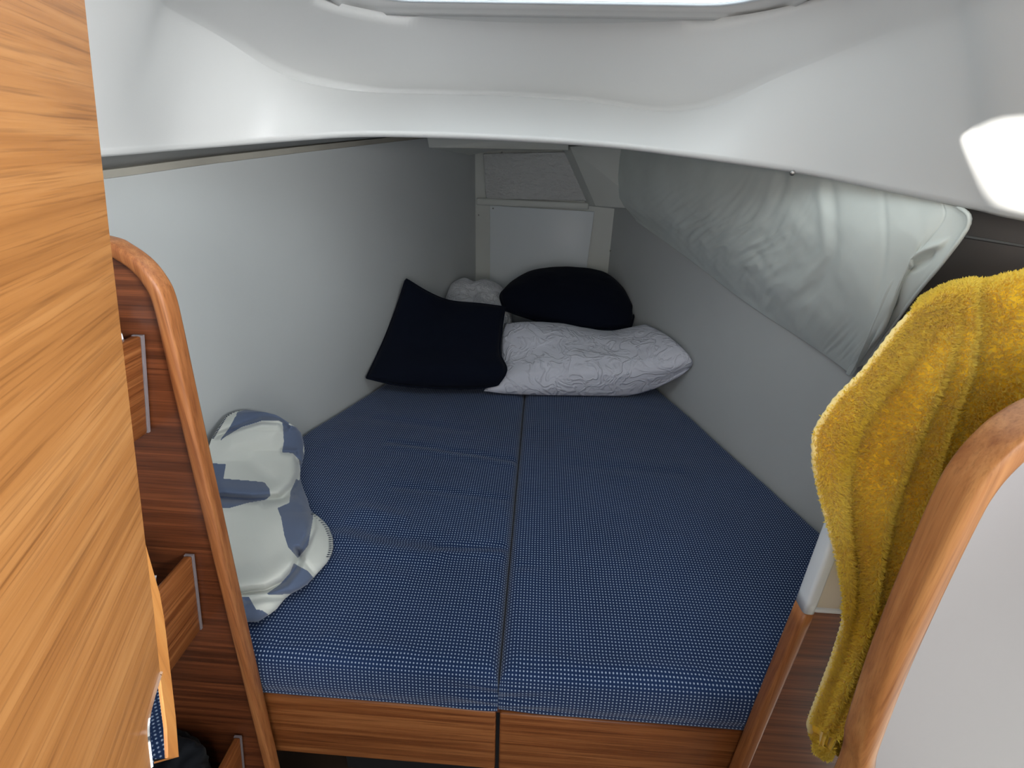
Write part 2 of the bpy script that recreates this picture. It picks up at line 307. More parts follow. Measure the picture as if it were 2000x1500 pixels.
def chaikin(P, k=3):
    P = [np.array(p) for p in P]
    for _ in range(k): P = [q for a, b in zip(P, P[1:] + P[:1]) for q in (a * 0.82 + b * 0.18, a * 0.18 + b * 0.82)]
    return P
pin = resample(np.vstack([chaikin(SUN_HOLE), chaikin(SUN_HOLE)[:1]]), 49)[:-1]
cen = np.array([pcx, pcy, 1.7525]); pout = []
for p in pin:
    d_ = (p - cen)[:2]; k = 1.0 / max(abs(d_[0]) / (hx1 - hx0 + 0.16) * 2, abs(d_[1]) / (hy1 - hy0 + 0.16) * 2); pout.append((cen[0] + d_[0] * k, cen[1] + d_[1] * k, 1.7525))
pout = np.array(pout); pin[:, 2] = 1.7525
w2 = empty('window_2', (pcx, pcy, 1.7525), kind='structure', label='small deck light overhead, aft of the big hatch')
recalc(mesh_obj('frame', np.vstack([pout, pin, pin + up * 0.004, pout + up * 0.004]), grid_faces(4, 48, True) + [(3 * 48 + j, 3 * 48 + (j + 1) % 48, (j + 1) % 48, j) for j in range(48)], gel, w2))
win = empty('window_1', (0.005, 0.70, 1.77), kind='structure', label='bright deck hatch overhead with a rounded white frame')
P4 = rrect(-0.301, 0.311, 0.489, 1.006, 0.076, 1.7625)
prism('pane', P4, (0, 0, 0.01), pane_m, win)
fr_o = radial(rrect(-0.308, 0.318, 0.482, 1.013, 0.08, 1.7590), False); fr_i = radial(rrect(-0.299, 0.309, 0.491, 1.004, 0.075, 1.7585), False)
fv = np.vstack([fr_o, fr_i, fr_i + up * 0.003]); recalc(mesh_obj('frame', fv, grid_faces(3, NA, True), white_m, win, smooth=True))
for (x, y) in ((-0.30, 0.36), (0.0, 0.36), (0.31, 0.36)): pass
# small screw heads on the lip
def dome(name, c, r, mat, parent=None, axis=(0, 0, 1), h=0.6, seg=12, **props):
    vs = []; fs = []; ax = Vector(axis).normalized(); q = ax.to_track_quat('Z', 'Y')
    for i in range(4):
        a = math.pi / 2 * i / 4
        for j in range(seg):
            t = 2 * math.pi * j / seg; vs.append(Vector(c) + q @ Vector((r * math.cos(a) * math.cos(t), r * math.cos(a) * math.sin(t), r * h * math.sin(a))))
    vs.append(Vector(c) + ax * r * h); fs = grid_faces(4, seg, True) + [(3 * seg + j, 3 * seg + (j + 1) % seg, 4 * seg) for j in range(seg)] + [tuple(range(seg - 1, -1, -1))]
    return recalc(mesh_obj(name, vs, fs, mat, parent, smooth=True, **props))

# hull shell
hullL = [(-1.16, -1.5), (-1.12, -0.3), (-0.985, 0.52), (-0.703, 1.303), (-0.307, 2.389)]
hullR = [(0.296, 2.30), (0.475, 1.718), (0.835, 0.545), (1.02, -0.3), (1.08, -1.5)]
topz = lambda y: float(np.interp(y, [-1.5, 0.976, 1.177, 1.47, 2.021, 2.39], [1.46, 1.474, 1.495, 1.521, 1.567, 1.58]))
def wall(name, poly, label, n=14, mat=hull_m, extra=0.0):
    D = []
    for a, b in zip(poly[:-1], poly[1:]):
        for k in range(n): D.append(np.array(a) + (np.array(b) - np.array(a)) * k / n)
    D.append(np.array(poly[-1])); D = np.array(D); T = np.zeros_like(D); T[1:-1] = D[2:] - D[:-2]; T[0] = D[1] - D[0]; T[-1] = D[-1] - D[-2]
    N = np.stack([-T[:, 1], T[:, 0]], 1); N /= np.linalg.norm(N, axis=1, keepdims=True)   # outward (left of travel)
    vs = []
    for p, nn in zip(D, N):
        z1 = topz(p[1]) + extra; o = p + nn * 0.02
        vs += [(p[0], p[1], 0.0), (p[0], p[1], z1), (o[0], o[1], z1), (o[0], o[1], 0.0)]
    return recalc(mesh_obj(name, vs, grid_faces(len(D), 4, True) + [(0, 1, 2, 3), tuple(len(vs) - 4 + k for k in (3, 2, 1, 0))], mat, kind='structure', label=label)), D, N
wl, DL, NL = wall('wall_left', hullL, 'smooth pale grey hull side to the left of the berth')
wr, DR, NR = wall('wall_right', hullR, 'smooth pale grey hull side to the right of the berth', extra=0.03)
# flange board above the left hull lining
vs = []; 
for p, nn in zip(DL, NL):
    z = topz(p[1]); q = p + nn * 0.006; o = p + nn * 0.03
    vs += [(q[0], q[1], z - 0.004), (q[0], q[1], z + 0.014), (o[0], o[1], z + 0.016), (o[0], o[1], z - 0.004)]
recalc(mesh_obj('trim_1', vs, grid_faces(len(DL), 4, True), flange_m, kind='structure', label='rough resin strip along the top of the left hull side'))
# dark shadow gap bead between lining and flange
# underdeck sheet
ring_h = [(p[0] + q[0] * 0.02, p[1] + q[1] * 0.02, topz(p[1]) + 0.015) for p, q in zip(DL, NL)] + [(p[0] + q[0] * 0.005, p[1] + q[1] * 0.005, topz(p[1]) + 0.03) for p, q in zip(DR, NR)]
ring_h = radial(ring_h, False)
inner = L + out * 0.03 + up * 0.012
vs = np.vstack([inner, inner + (ring_h - inner) * 0.5 + up * 0.004, ring_h])
recalc(mesh_obj('ceiling.001', vs, grid_faces(3, NA, True), deck_m, smooth=True, kind='structure', label='grey raw underside of the deck forward of the white overhead'))
# bow bulkhead
BLc, BRc = Vector((-0.307, 2.389, 0)), Vector((0.296, 2.30, 0)); bd = (BRc - BLc).normalized(); bn = Vector((bd.y, -bd.x, 0))   # bn towards the cabin
wb = empty('wall_back', (0, 2.35, 0.3), kind='structure', label='narrow painted bow bulkhead at the head of the berth')
prism('bulkhead_face', [(-0.3362, 2.3920, 1.5152), (-0.325, 2.392, 0.3), (0.315, 2.298, 0.3), (0.315, 2.298, 1.60), (-0.325, 2.392, 1.60)][1:], -bn * 0.03, bow_m, wb)
prism('bow_panel', [(-0.2403, 2.3750, 1.3093), (0.2136, 2.3050, 1.3056), (0.185, 2.309, 0.74), (-0.235, 2.371, 0.74)], bn * 0.005, panel_m, wb, 0.0015)
prism('rough_panel', [(-0.2675, 2.3700, 1.5172), (0.1282, 2.3100, 1.5358), (0.1864, 2.3100, 1.3477), (-0.2558, 2.3700, 1.3371)], bn * 0.012, rough_m, wb, 0.004)
prism('ledge_rib', [(-0.2965, 2.3700, 1.3400), (0.1871, 2.3100, 1.3395), (0.1895, 2.3100, 1.3127), (-0.2966, 2.3700, 1.3102)], bn * 0.016, bow_m, wb, 0.006)
# boxed-in corner to the right, sloping side
A = [(0.0542, 2.3200, 1.5529), (0.1803, 2.3200, 1.3259), (0.34, 2.29, 1.318), (0.34, 2.29, 1.58)]
Bf = [(0.0878, 2.2200, 1.5537), (0.2078, 2.2200, 1.3367), (0.3914, 2.1000, 1.3412), (0.36, 2.10, 1.57)]
recalc(mesh_obj('corner_box', A + Bf, [(4, 5, 6, 7), (0, 1, 5, 4), (1, 2, 6, 5), (0, 3, 7, 4), (2, 3, 7, 6)], bow_m, wb))
# lip slab under the deck at the upper left corner
A = [(-0.4365, 2.0280, 1.5805), (-0.4318, 2.0409, 1.5370), (-0.2004, 2.0600, 1.5378), (0.0790, 2.1200, 1.5412), (0.0752, 2.1200, 1.5946)]
B2 = [(-0.3771, 2.1908, 1.5852), (-0.3222, 2.3385, 1.5102), (-0.2295, 2.3600, 1.5301), (0.0857, 2.3000, 1.5405), (0.0816, 2.3000, 1.5984)]
recalc(mesh_obj('deck_flange', A + B2, [(0, 1, 2, 3, 4), (1, 6, 7, 2), (2, 7, 8, 3), (0, 5, 6, 1), (3, 8, 9, 4)], bow_m, wb))
for q in ((-0.2251, 2.3600, 1.2984), (0.2959, 2.2900, 1.1461), (-0.2898, 2.3700, 1.2671), (-0.1889, 2.3400, 1.5235)): dome('screw', q, 0.0035, steel, wb, axis=bn)
box('floor', (-1.18, -1.5, -0.03), (1.12, 2.42, 0.0), floor_m, kind='structure', label='dark cabin sole below the berth')
# dark locker side beyond the pouch on the right
lk = empty('wall_right_locker', (0.8, 0.8, 1.2), kind='structure', label='dark shaded locker side aft of the white pouch')
def rwp(y, off, z):
    x = 0.475 + (1.718 - y) * (0.36 / 1.173); return (x - off * 0.9559, y - off * 0.2937, z)
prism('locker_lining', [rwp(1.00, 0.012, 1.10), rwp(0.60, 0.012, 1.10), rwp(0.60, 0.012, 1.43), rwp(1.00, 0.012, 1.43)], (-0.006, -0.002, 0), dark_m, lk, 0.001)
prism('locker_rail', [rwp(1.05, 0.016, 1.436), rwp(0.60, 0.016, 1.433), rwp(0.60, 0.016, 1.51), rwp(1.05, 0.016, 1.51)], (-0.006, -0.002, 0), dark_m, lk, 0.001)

# ---------------------------------------------------------------- berth base and front boards
base = empty('bunk', (-0.035, 0.575, 0.0), label='teak-fronted berth base under the two blue cushions, dark gap between its boards', category='bed base')
for nm, x0, x1, dz in (('front_board', -0.475, -0.0415, 0.0), ('front_board', -0.0345, 0.392, -0.002)):
    o = prism(nm, [(x0, 0.570, 0.478), (x1, 0.570, 0.478), (x1, 0.570, 0.648 + dz), (x0, 0.570, 0.648 + dz)], (0, 0.018, 0), wood_x, base); bevel(o, 0.004, 3)
box('berth_deck', (-0.44, 0.585, 0.625), (0.37, 0.66, 0.645), wood_x, base)
poly = [(-0.92, 0.66, 0.625), (-0.315, 2.35, 0.625), (0.29, 2.27, 0.625), (0.79, 0.66, 0.625)]
prism('berth_platform', poly, (0, 0, 0.02), wood_x, base)
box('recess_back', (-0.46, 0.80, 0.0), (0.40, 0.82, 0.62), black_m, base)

def cushion(name, label, side):
    Yf, Yb, Zt, T, r = 0.567, 2.265, 0.750, 0.098, 0.022
    xs = -0.0375
    def lim(y):
        if side < 0:
            xo = max(-0.905, -0.985 + (y - 0.52) * 0.36015 + 0.016) if y < 1.303 else -0.703 + (y - 1.303) * 0.36464 + 0.012
            return xo, xs - 0.0009
        xo = 0.475 + (1.718 - y) * (0.36 / 1.173) - 0.010
        return xs + 0.0012, xo
    def samples(a, b, step, rr):
        e = [rr * (1 - math.cos(math.pi / 2 * k / 5)) for k in range(5)]
        L_ = b - a; m = np.linspace(a + rr, b - rr, max(3, int((L_ - 2 * rr) / step)))
        return np.r_[[a + q for q in e], m, [b - q for q in e[::-1]]]
    ys = samples(Yf, Yb, 0.009, r); nxs = 96
    wd_ = 0.85; t0 = samples(0, wd_, wd_ / 120, r) / wd_
    G = []; 
    for y in ys:
        a, b = lim(y); row = []
        for t in t0:
            x = a + (b - a) * t
            d = min(y - Yf, x - a, b - x, Yb - y); d = max(d, 0)
            z = Zt - (r * (1 - math.sqrt(max(0, 1 - (1 - d / r) ** 2))) if d < r else 0)
            row.append((x, y, z))
        G.append(row)
    G = np.array(G); X, Y = G[:, :, 0], G[:, :, 1]; dz = np.zeros_like(X)
    def gl(pts, amp, w):
        D = dseg(X, Y, pts); return amp * np.exp(-(D / w) ** 2)
    crown = 0.004 * np.sin(np.clip((X - X.min(1, keepdims=True)) / (X.max(1, keepdims=True) - X.min(1, keepdims=True)), 0, 1) * math.pi)
    dz += crown
    if side < 0:
        dz += gl([(-0.42, 0.86), (-0.30, 0.83), (-0.20, 0.825)], 0.0065, 0.024) - gl([(-0.40, 0.90), (-0.30, 0.875), (-0.2, 0.87)], 0.004, 0.02)
        dz += gl([(-0.18, 0.835), (-0.05, 0.845)], 0.004, 0.010) - gl([(-0.20, 0.855), (-0.05, 0.868)], 0.0045, 0.008)
        dz -= gl([(-0.42, 1.27), (-0.25, 1.245), (-0.05, 1.215)], 0.0045, 0.009); dz += gl([(-0.42, 1.245), (-0.25, 1.22), (-0.05, 1.19)], 0.003, 0.012)
        dz -= gl([(-0.35, 1.06), (-0.06, 1.035)], 0.003, 0.010) + gl([(-0.5, 1.40), (-0.2, 1.36)], 0.003, 0.02)
        dz += gl([(-0.40, 0.79), (-0.25, 0.76)], 0.003, 0.018) + gl([(-0.40, 0.96), (-0.3, 0.94)], 0.005, 0.02)
        dz -= gl([(-0.43, 0.598), (-0.30, 0.590), (-0.15, 0.582), (-0.05, 0.578)], 0.0030, 0.0032)
        dz += gl([(-0.35, 0.615), (-0.2, 0.60)], 0.003, 0.014)
    else:
        dz -= gl([(-0.02, 0.815), (0.03, 0.82)], 0.0025, 0.005)
        dz -= gl([(0.0, 0.590), (0.1, 0.583), (0.22, 0.579), (0.36, 0.577)], 0.0030, 0.0032)
        dz += gl([(0.0, 0.61), (0.1, 0.60), (0.3, 0.60)], 0.0025, 0.014)
        dz -= gl([(0.1, 1.2), (0.4, 1.19)], 0.002, 0.02)
    Nn = np.array([[nz((x, y, 3 * side), 5) * 0.003 + nz((x, y, side), 16) * 0.0012 for x, y in zip(rx, ry)] for rx, ry in zip(X, Y)])
    edge = np.clip(np.minimum.reduce([Y - Yf, Yb - Y]) / 0.03, 0, 1)
    G[:, :, 2] += dz * np.clip((Y - Yf + 0.004) / 0.03, 0, 1) + Nn * edge
    nr, nc = X.shape
    # skirt following the boundary loop
    loop = [(0, j) for j in range(nc)] + [(i, nc - 1) for i in range(1, nr)] + [(nr - 1, j) for j in range(nc - 2, -1, -1)] + [(i, 0) for i in range(nr - 2, 0, -1)]
    verts = list(G.reshape(-1, 3)); faces = grid_faces(nr, nc)
    mc = nc // 2; vj = np.r_[0, np.cumsum(np.hypot(np.diff(G[:, mc, 1]), np.diff(G[:, mc, 2])))] + Yf
    au = np.concatenate([np.zeros((nr, 1)), np.cumsum(np.hypot(np.diff(G[:, :, 0], axis=1), np.diff(G[:, :, 2], axis=1)), axis=1)], 1)
    au[0] = au[8]; au[1:8] = au[8]
    au = au - au[:, -1:] if side < 0 else au
    UVg = np.stack([au, np.repeat(vj[:, None], nc, 1)], 2); uv = [tuple(q) for q in UVg.reshape(-1, 2)]
    prev = [i * nc + j for i, j in loop]; K = 14
    cx, cy = X.mean(), Y.mean()
    for k in range(1, K + 1):
        cur = []
        for (i, j) in loop:
            p = G[i, j]; zb = Zt - T; z0 = p[2]; t = k / K; z = z0 + (zb - z0) * t
            s = math.sin(math.pi * t); bulge = 0.004 * s
            nx_, ny_ = 0, 0
            if i == 0: ny_ = -1
            if i == nr - 1: ny_ = 1
            if j == 0: nx_ = -1
            if j == nc - 1: nx_ = 1
            xx, yy = p[0] + nx_ * bulge * 0.3, p[1] + ny_ * bulge
            if i == 0:   # gathered rolls near the seam corner, welt under the top edge
                near = math.exp(-((p[0] - xs) / 0.075) ** 2)
                yy -= near * 0.0032 * math.sin(t * 13 + p[0] * 20 * side) + 0.0025 * math.exp(-((t - 0.80) / 0.12) ** 2) * -1
            if k == K: yy += (0.006 if i == 0 else 0); 
            verts.append((xx, yy, z)); cur.append(len(verts) - 1)
            u0, v0 = UVg[i, j]; uv.append((u0 + (nx_ * (z0 - z) if ny_ == 0 else 0), v0 + ny_ * (z0 - z)))
        n = len(loop)
        for q in range(n): faces.append((prev[q], cur[q], cur[(q + 1) % n], prev[(q + 1) % n]))
        prev = cur
    faces.append(tuple(prev))
    o = mesh_obj(name, verts, faces, dots_m, smooth=True, uv=uv, label=label, category='cushion', group='dotted blue berth cushions')
    return recalc(o)
cushion('berth_cushion', 'navy mattress cushion with white dots, left half of the berth, under the blanket', -1)
cushion('berth_cushion', 'navy mattress cushion with white dots, right half of the berth, beside the towel', 1)

# ---------------------------------------------------------------- left shelf unit (bulkhead with rounded trim, fiddles)
su = empty('shelf_unit', (-0.6, 0.55, 0.0), label='dark teak bookcase with rounded edge trim at the left, open shelves behind slanted rails', category='shelf')
ed = [(-0.4553, 0.5600, 0.4087), (-0.4558, 0.5600, 0.4429), (-0.4460, 0.5600, 0.7389), (-0.4373, 0.5600, 0.9739), (-0.4306, 0.5600, 1.1442), (-0.4257, 0.5600, 1.2605), (-0.4219, 0.5600, 1.3424), (-0.4211, 0.5600, 1.3801), (-0.4248, 0.5600, 1.4011), (-0.4365, 0.5600, 1.4228), (-0.4558, 0.5600, 1.4392), (-0.4786, 0.5600, 1.4485), (-0.56, 0.560, 1.458), (-0.66, 0.560, 1.459), (-0.80, 0.560, 1.459)]
ed = [(-0.462, 0.560, 0.02)] + ed
edge = catmull(ed, 5); tan = np.gradient(edge, axis=0); tan /= np.linalg.norm(tan, axis=1, keepdims=True)
inn = np.stack([-tan[:, 2] * 0 - tan[:, 2], tan[:, 1] * 0, tan[:, 0]], 1)      # points to the left/below of travel
fr = [((a[0], 0, a[2]), (0, 1, 0)) for a in inn]
def roundprof(wi, d0, d1, r=0.005):
    P = []
    for cx, cy, a0 in ((wi - r, d1 - r, 0), (r, d1 - r, 90), (r, d0 + r, 180), (wi - r, d0 + r, 270)):
        for k in range(4): a = math.radians(a0 + 30 * k); P.append((cx + r * math.cos(a), cy + r * math.sin(a)))
    return P
strip_profile('edge_trim', edge, fr, roundprof(0.016, -0.026, 0.0, 0.005), wood_z, su)
pts = edge + np.array([[a[0] * 0.010, 0, a[2] * 0.010] for a in inn]); pts = resample(pts, 60)
poly = [tuple(p) for p in pts] + [(-0.97, 0.545, 1.43), (-0.97, 0.545, 0.02)]
prism('back_panel', [(p[0], 0.546, p[2]) for p in poly], (0, 0.011, 0), wood_shade, su)
for (zt, zb, xt, xb, yl) in ((1.338, 1.205, -0.462, -0.492, 0.36), (1.000, 0.845, -0.484, -0.508, 0.36), (0.570, 0.42, -0.500, -0.522, 0.36)):
    o = prism('shelf_rail', [(xt, yl, zt), (xb, yl, zb), (xb - 0.012, yl, zb), (xt - 0.012, yl, zt)], (0, 0.5385 - yl, 0), wood_y, su); bevel(o, 0.003, 2)
    prism('rail_gasket', [(xt + 0.0006, 0.5385, zt), (xb + 0.0006, 0.5385, zb), (xb - 0.0125, 0.538, zb), (xt - 0.0125, 0.538, zt)], (0, 0.0035, 0), gask_m, su)
    prism('shelf_board', [(xb + 0.002 - 0.012, 0.20, zb + 0.012), (xb - 0.01, 0.20, zb - 0.002), (-0.97, 0.20, zb - 0.002), (-0.97, 0.20, zb + 0.012)], (0, 0.344, 0), wood_y, su)
# ---------------------------------------------------------------- right partition
rp = empty('partition', (0.5, 0.55, 0.0), label='cabin partition behind the yellow towel, white above and teak below', category='partition')
e2 = [(0.3846, 0.5600, 0.9741), (0.3857, 0.5600, 1.1277), (0.3871, 0.5600, 1.2365), (0.3896, 0.5600, 1.3055), (0.3978, 0.5600, 1.3504), (0.4121, 0.5600, 1.3811), (0.4366, 0.5600, 1.4024), (0.4700, 0.5600, 1.4112), (0.5105, 0.5600, 1.4141), (0.62, 0.560, 1.423), (0.72, 0.560, 1.42)]
def sweep(name, pts, wi, d0, d1, r, mat, par, n=5, flip=1):
    e = catmull(pts, n); t = np.gradient(e, axis=0); t /= np.linalg.norm(t, axis=1, keepdims=True)
    f = [((flip * a[2], 0, -flip * a[0]), (0, 1, 0)) for a in t]
    strip_profile(name, e, f, roundprof(wi, d0, d1, r), mat, par); return e, np.array([g[0] for g in f])
e, f_ = sweep('cap_trim', e2, 0.016, -0.028, 0.0, 0.005, white_m, rp)
pts = e + f_ * 0.012
pts = resample(pts, 40); zb = float(pts[0][2])
prism('white_panel', [(p[0], 0.540, p[2]) for p in pts] + [(0.80, 0.540, 1.40), (0.80, 0.540, zb)], (0, 0.012, 0), cream_m, rp)
prism('panel_bead', [(pts[0][0], 0.536, zb), (0.80, 0.536, zb), (0.80, 0.536, zb + 0.006), (pts[0][0], 0.536, zb + 0.006)], (0, 0.010, 0), white_m, rp, 0.001)
e3 = [(0.36, 0.560, 0.02), (0.365, 0.560, 0.3), (0.3719, 0.5600, 0.5604), (0.3784, 0.5600, 0.7880), (0.3844, 0.5600, 0.9721)]
e, f_ = sweep('wood_trim', e3, 0.017, -0.028, 0.0, 0.005, wood_z, rp)
pts = resample(e + f_ * 0.014, 12)
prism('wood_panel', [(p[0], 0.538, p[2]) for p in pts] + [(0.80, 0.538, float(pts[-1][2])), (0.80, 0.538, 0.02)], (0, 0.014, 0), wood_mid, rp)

# ---------------------------------------------------------------- near right half-height panel
np_ = empty('partition', (0.5, 0.30, 0.0), label='white laminate panel with curved amber wood edging, nearest at the lower right', category='partition')
e4 = [(0.300, 0.30, 0.3), (0.293, 0.30, 0.75), (0.2912, 0.3000, 1.0329), (0.2817, 0.3000, 1.1071), (0.2736, 0.3000, 1.1952), (0.2696, 0.3000, 1.2747), (0.2680, 0.3000, 1.3444), (0.2695, 0.3000, 1.3704), (0.2748, 0.3000, 1.3901), (0.2836, 0.3000, 1.4072), (0.2975, 0.3000, 1.4211), (0.3168, 0.3000, 1.4311), (0.40, 0.30, 1.437), (0.50, 0.30, 1.437)]
e, f_ = sweep('edge_trim', e4, 0.014, -0.030, 0.0, 0.005, wood_trim_r, np_, n=6)
pts = resample(e + f_ * 0.012, 60)
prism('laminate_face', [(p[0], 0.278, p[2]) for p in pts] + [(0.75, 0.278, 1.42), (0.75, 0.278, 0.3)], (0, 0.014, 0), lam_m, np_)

# ---------------------------------------------------------------- near left door
dd = Vector((-0.366, 0.93, 0)).normalized(); dn = Vector((0.93, 0.366, 0)).normalized(); D0 = Vector((-0.235, 0.30, 0))
door = new_obj('door_1', None, None, kind='structure', label='golden oak door swung open at the near left'); door.location = D0 
door.rotation_euler = (0, 0, math.atan2(dd.y, dd.x)); bpy.context.view_layer.update()
def dlocal(name, pts, y0, y1, mat, bev=0.0):
    """points (a, z) in the door's own plane; local y runs away from the viewer"""
    n = len(pts); vs = [(a, y0, z) for a, z in pts] + [(a, y1, z) for a, z in pts]
    fs = [tuple(range(n)), tuple(range(2 * n - 1, n - 1, -1))] + [(i, (i + 1) % n, n + (i + 1) % n, n + i) for i in range(n)]
    me = bpy.data.meshes.new(name); me.from_pydata(vs, [], fs); me.materials.append(mat); o = new_obj(name, me, door); recalc(o)
    if bev: bevel(o, bev)
    return o
fa = [(0.0058, 1.6246), (-0.0008, 1.6107), (-0.0274, 1.5586), (-0.0538, 1.5068), (-0.0874, 1.4364), (-0.1217, 1.3658), (-0.1359, 1.3352), (-0.1510, 1.3064), (-0.1624, 1.3062), (-0.1707, 1.3052), (-0.1759, 1.3020), (-0.1795, 1.2963), (-0.1842, 1.2868), (-0.1877, 1.2812)]
a0 = -0.36
dlocal('door_face', [(a0, fa[0][1] + 0.08), (fa[0][0], fa[0][1] + 0.08)] + fa + [(fa[-1][0], 0.3), (a0, 0.3)], 0.0, 0.016, wood_door)
st = [(-0.1216, 1.3650), (-0.1234, 1.3488), (-0.1249, 1.3343), (-0.1293, 1.3205), (-0.1433, 1.2912), (-0.1516, 1.2742), (-0.1620, 1.2572), (-0.1698, 1.2698), (-0.1616, 1.2814), (-0.1509, 1.3055), (-0.1359, 1.3352), (-0.1227, 1.3647)]
dlocal('edge_strip', st, 0.0002, 0.014, wood_edge)
pt = [(-0.1516, 1.3057), (-0.1623, 1.3054), (-0.1706, 1.3044), (-0.1756, 1.3015), (-0.1792, 1.2958), (-0.1817, 1.2895), (-0.1698, 1.2698), (-0.1616, 1.2814), (-0.1533, 1.2991)]
dlocal('latch_plate', pt, 0.0010, 0.012, chrome)
rim = catmull([(p[0], 0.0, p[1]) for p in fa[7:13]], 4)
vs = []; fs = []
for k, p in enumerate(rim):
    for j in range(6): a = j * math.pi / 3; vs.append((p[0] + 0.0009 + 0.0012 * math.cos(a), 0.0005 + 0.0015 * math.sin(a), p[2]))
me = bpy.data.meshes.new('latch_rim'); me.from_pydata(vs, [], grid_faces(len(rim), 6, True)); me.materials.append(chrome); new_obj('latch_rim', me, door)

# ---------------------------------------------------------------- soft things
def interp_grid(ctrl, nu, nv):
    """ctrl[row][col] of 3D points -> smooth grid nv x nu"""
    rows = [resample(catmull(r, 8), nu) if False else catmull(r, max(2, nu // (len(r) - 1))) for r in ctrl]
    rows = np.array(rows); cols = [catmull(rows[:, j], max(2, nv // (len(ctrl) - 1))) for j in range(rows.shape[1])]
    return np.array(cols).transpose(1, 0, 2)
def sheet(name, G, th, mat, N=None, parent=None, **props):
    """closed thin cloth from a grid"""
    if N is None: N = grid_normals(G)
    nr, nc, _ = G.shape; T = G; B = G - N * th
    vs = np.vstack([T.reshape(-1, 3), B.reshape(-1, 3)]); f = grid_faces(nr, nc); o = nr * nc
    fb = [tuple(o + k for k in q[::-1]) for q in f]
    lp = [j for j in range(nc)] + [i * nc + nc - 1 for i in range(1, nr)] + [(nr - 1) * nc + j for j in range(nc - 2, -1, -1)] + [i * nc for i in range(nr - 2, 0, -1)]
    sd = [(lp[k], lp[(k + 1) % len(lp)], o + lp[(k + 1) % len(lp)], o + lp[k]) for k in range(len(lp))]
    return recalc(mesh_obj(name, vs, f + fb + sd, mat, parent, smooth=True, **props))
def hullclip(vs, g=0.004):
    """soft things squash against the hull sides and the bow bulkhead"""
    vs = np.array(vs)
    for q, nn in (((0.475, 1.718), (-0.9559, -0.2937)), ((-0.703, 1.303), (0.9396, -0.3423)), ((-0.307, 2.372), (-0.1461, -0.9893))):
        d = (vs[:, 0] - q[0]) * nn[0] + (vs[:, 1] - q[1]) * nn[1]; k = np.where(d < g, g - d, 0)
        vs[:, 0] += nn[0] * k; vs[:, 1] += nn[1] * k
    return vs
def pillow(name, c, T, mat, zmin=0.757, clipw=True, sag=None, n=44, pw=0.5, front=1.0, back=1.0, wr=0.0, seed=0, edges=None, **props):
    """c = 3D corners: bottom-left, bottom-right, top-right, top-left; edges = inner points of bottom, right, top, left"""
    c = [np.array(p, float) for p in c]; ed = edges or [[], [], [], []]
    def cur(a, mid, b): return resample(catmull([a] + [np.array(m, float) for m in mid] + [b], 10), n)
    bot = cur(c[0], ed[0], c[1]); right = cur(c[1], ed[1], c[2]); top = cur(c[3], ed[2][::-1], c[2]); left = cur(c[0], ed[3][::-1], c[3])
    t = np.linspace(0, 1, n); U, V = np.meshgrid(t, t)
    G = ((1 - V)[..., None] * bot[None] + V[..., None] * top[None] + (1 - U)[..., None] * left[:, None] + U[..., None] * right[:, None]
         - ((1 - U) * (1 - V))[..., None] * c[0] - (U * (1 - V))[..., None] * c[1] - (U * V)[..., None] * c[2] - ((1 - U) * V)[..., None] * c[3])
    nrm = np.cross(c[1] - c[0], c[3] - c[0]); nrm /= np.linalg.norm(nrm)
    th = (np.clip(4 * U * (1 - U), 0, 1) ** pw) * (np.clip(4 * V * (1 - V), 0, 1) ** pw) * T / 2
    w_ = np.array([[nz((u * 3 + seed, v * 3, seed), 1.5) * 0.5 + nz((u * 3, v * 3 + seed, 2), 3.5) * 0.25 for u, v in zip(a, b)] for a, b in zip(U, V)])
    th = th * (1 + wr * w_)
    if sag: th = th + sag(U, V) * (th > 0)
    F = G + nrm * (th * front)[..., None]; B = G - nrm * (th * back)[..., None]
    vs = np.vstack([F.reshape(-1, 3), B.reshape(-1, 3)]); vs[:, 2] = np.maximum(vs[:, 2], zmin); f = grid_faces(n, n); o = n * n
    vs = hullclip(vs); fb = [tuple(o + k for k in q[::-1]) for q in f]
    ob = mesh_obj(name, vs, f + fb, mat, smooth=True, **props)
    bm = bmesh.new(); bm.from_mesh(ob.data); bmesh.ops.remove_doubles(bm, verts=bm.verts[:], dist=1e-5); bmesh.ops.recalc_face_normals(bm, faces=bm.faces[:]); bm.to_mesh(ob.data); bm.free()
    for p in ob.data.polygons: p.use_smooth = True
    return ob, G, nrm
def piping(parent, loops, r, mat, name='piping'):
    P = resample(np.vstack(loops), 160)
    vs = []; T = np.gradient(P, axis=0); T /= np.maximum(np.linalg.norm(T, axis=1, keepdims=True), 1e-9)
    for p, t in zip(P, T):
        q = Vector(t).to_track_quat('Z', 'Y')
        for j in range(8): a = j * math.pi / 4; v = q @ Vector((r * math.cos(a), r * math.sin(a), 0)); vs.append(p + np.array(v))
    o = recalc(mesh_obj(name, vs, grid_faces(len(P), 8, True), mat, None, smooth=True))
    mw = o.matrix_world.copy(); bpy.context.view_layer.update(); o.parent = parent; o.matrix_parent_inverse = parent.matrix_world.inverted() if False else Matrix.Identity(4)
    o.location = o.location - parent.location
    return o
def edge_loop(G): return [G[0], G[1:, -1], G[-1, ::-1][1:], G[::-1, 0][1:]]
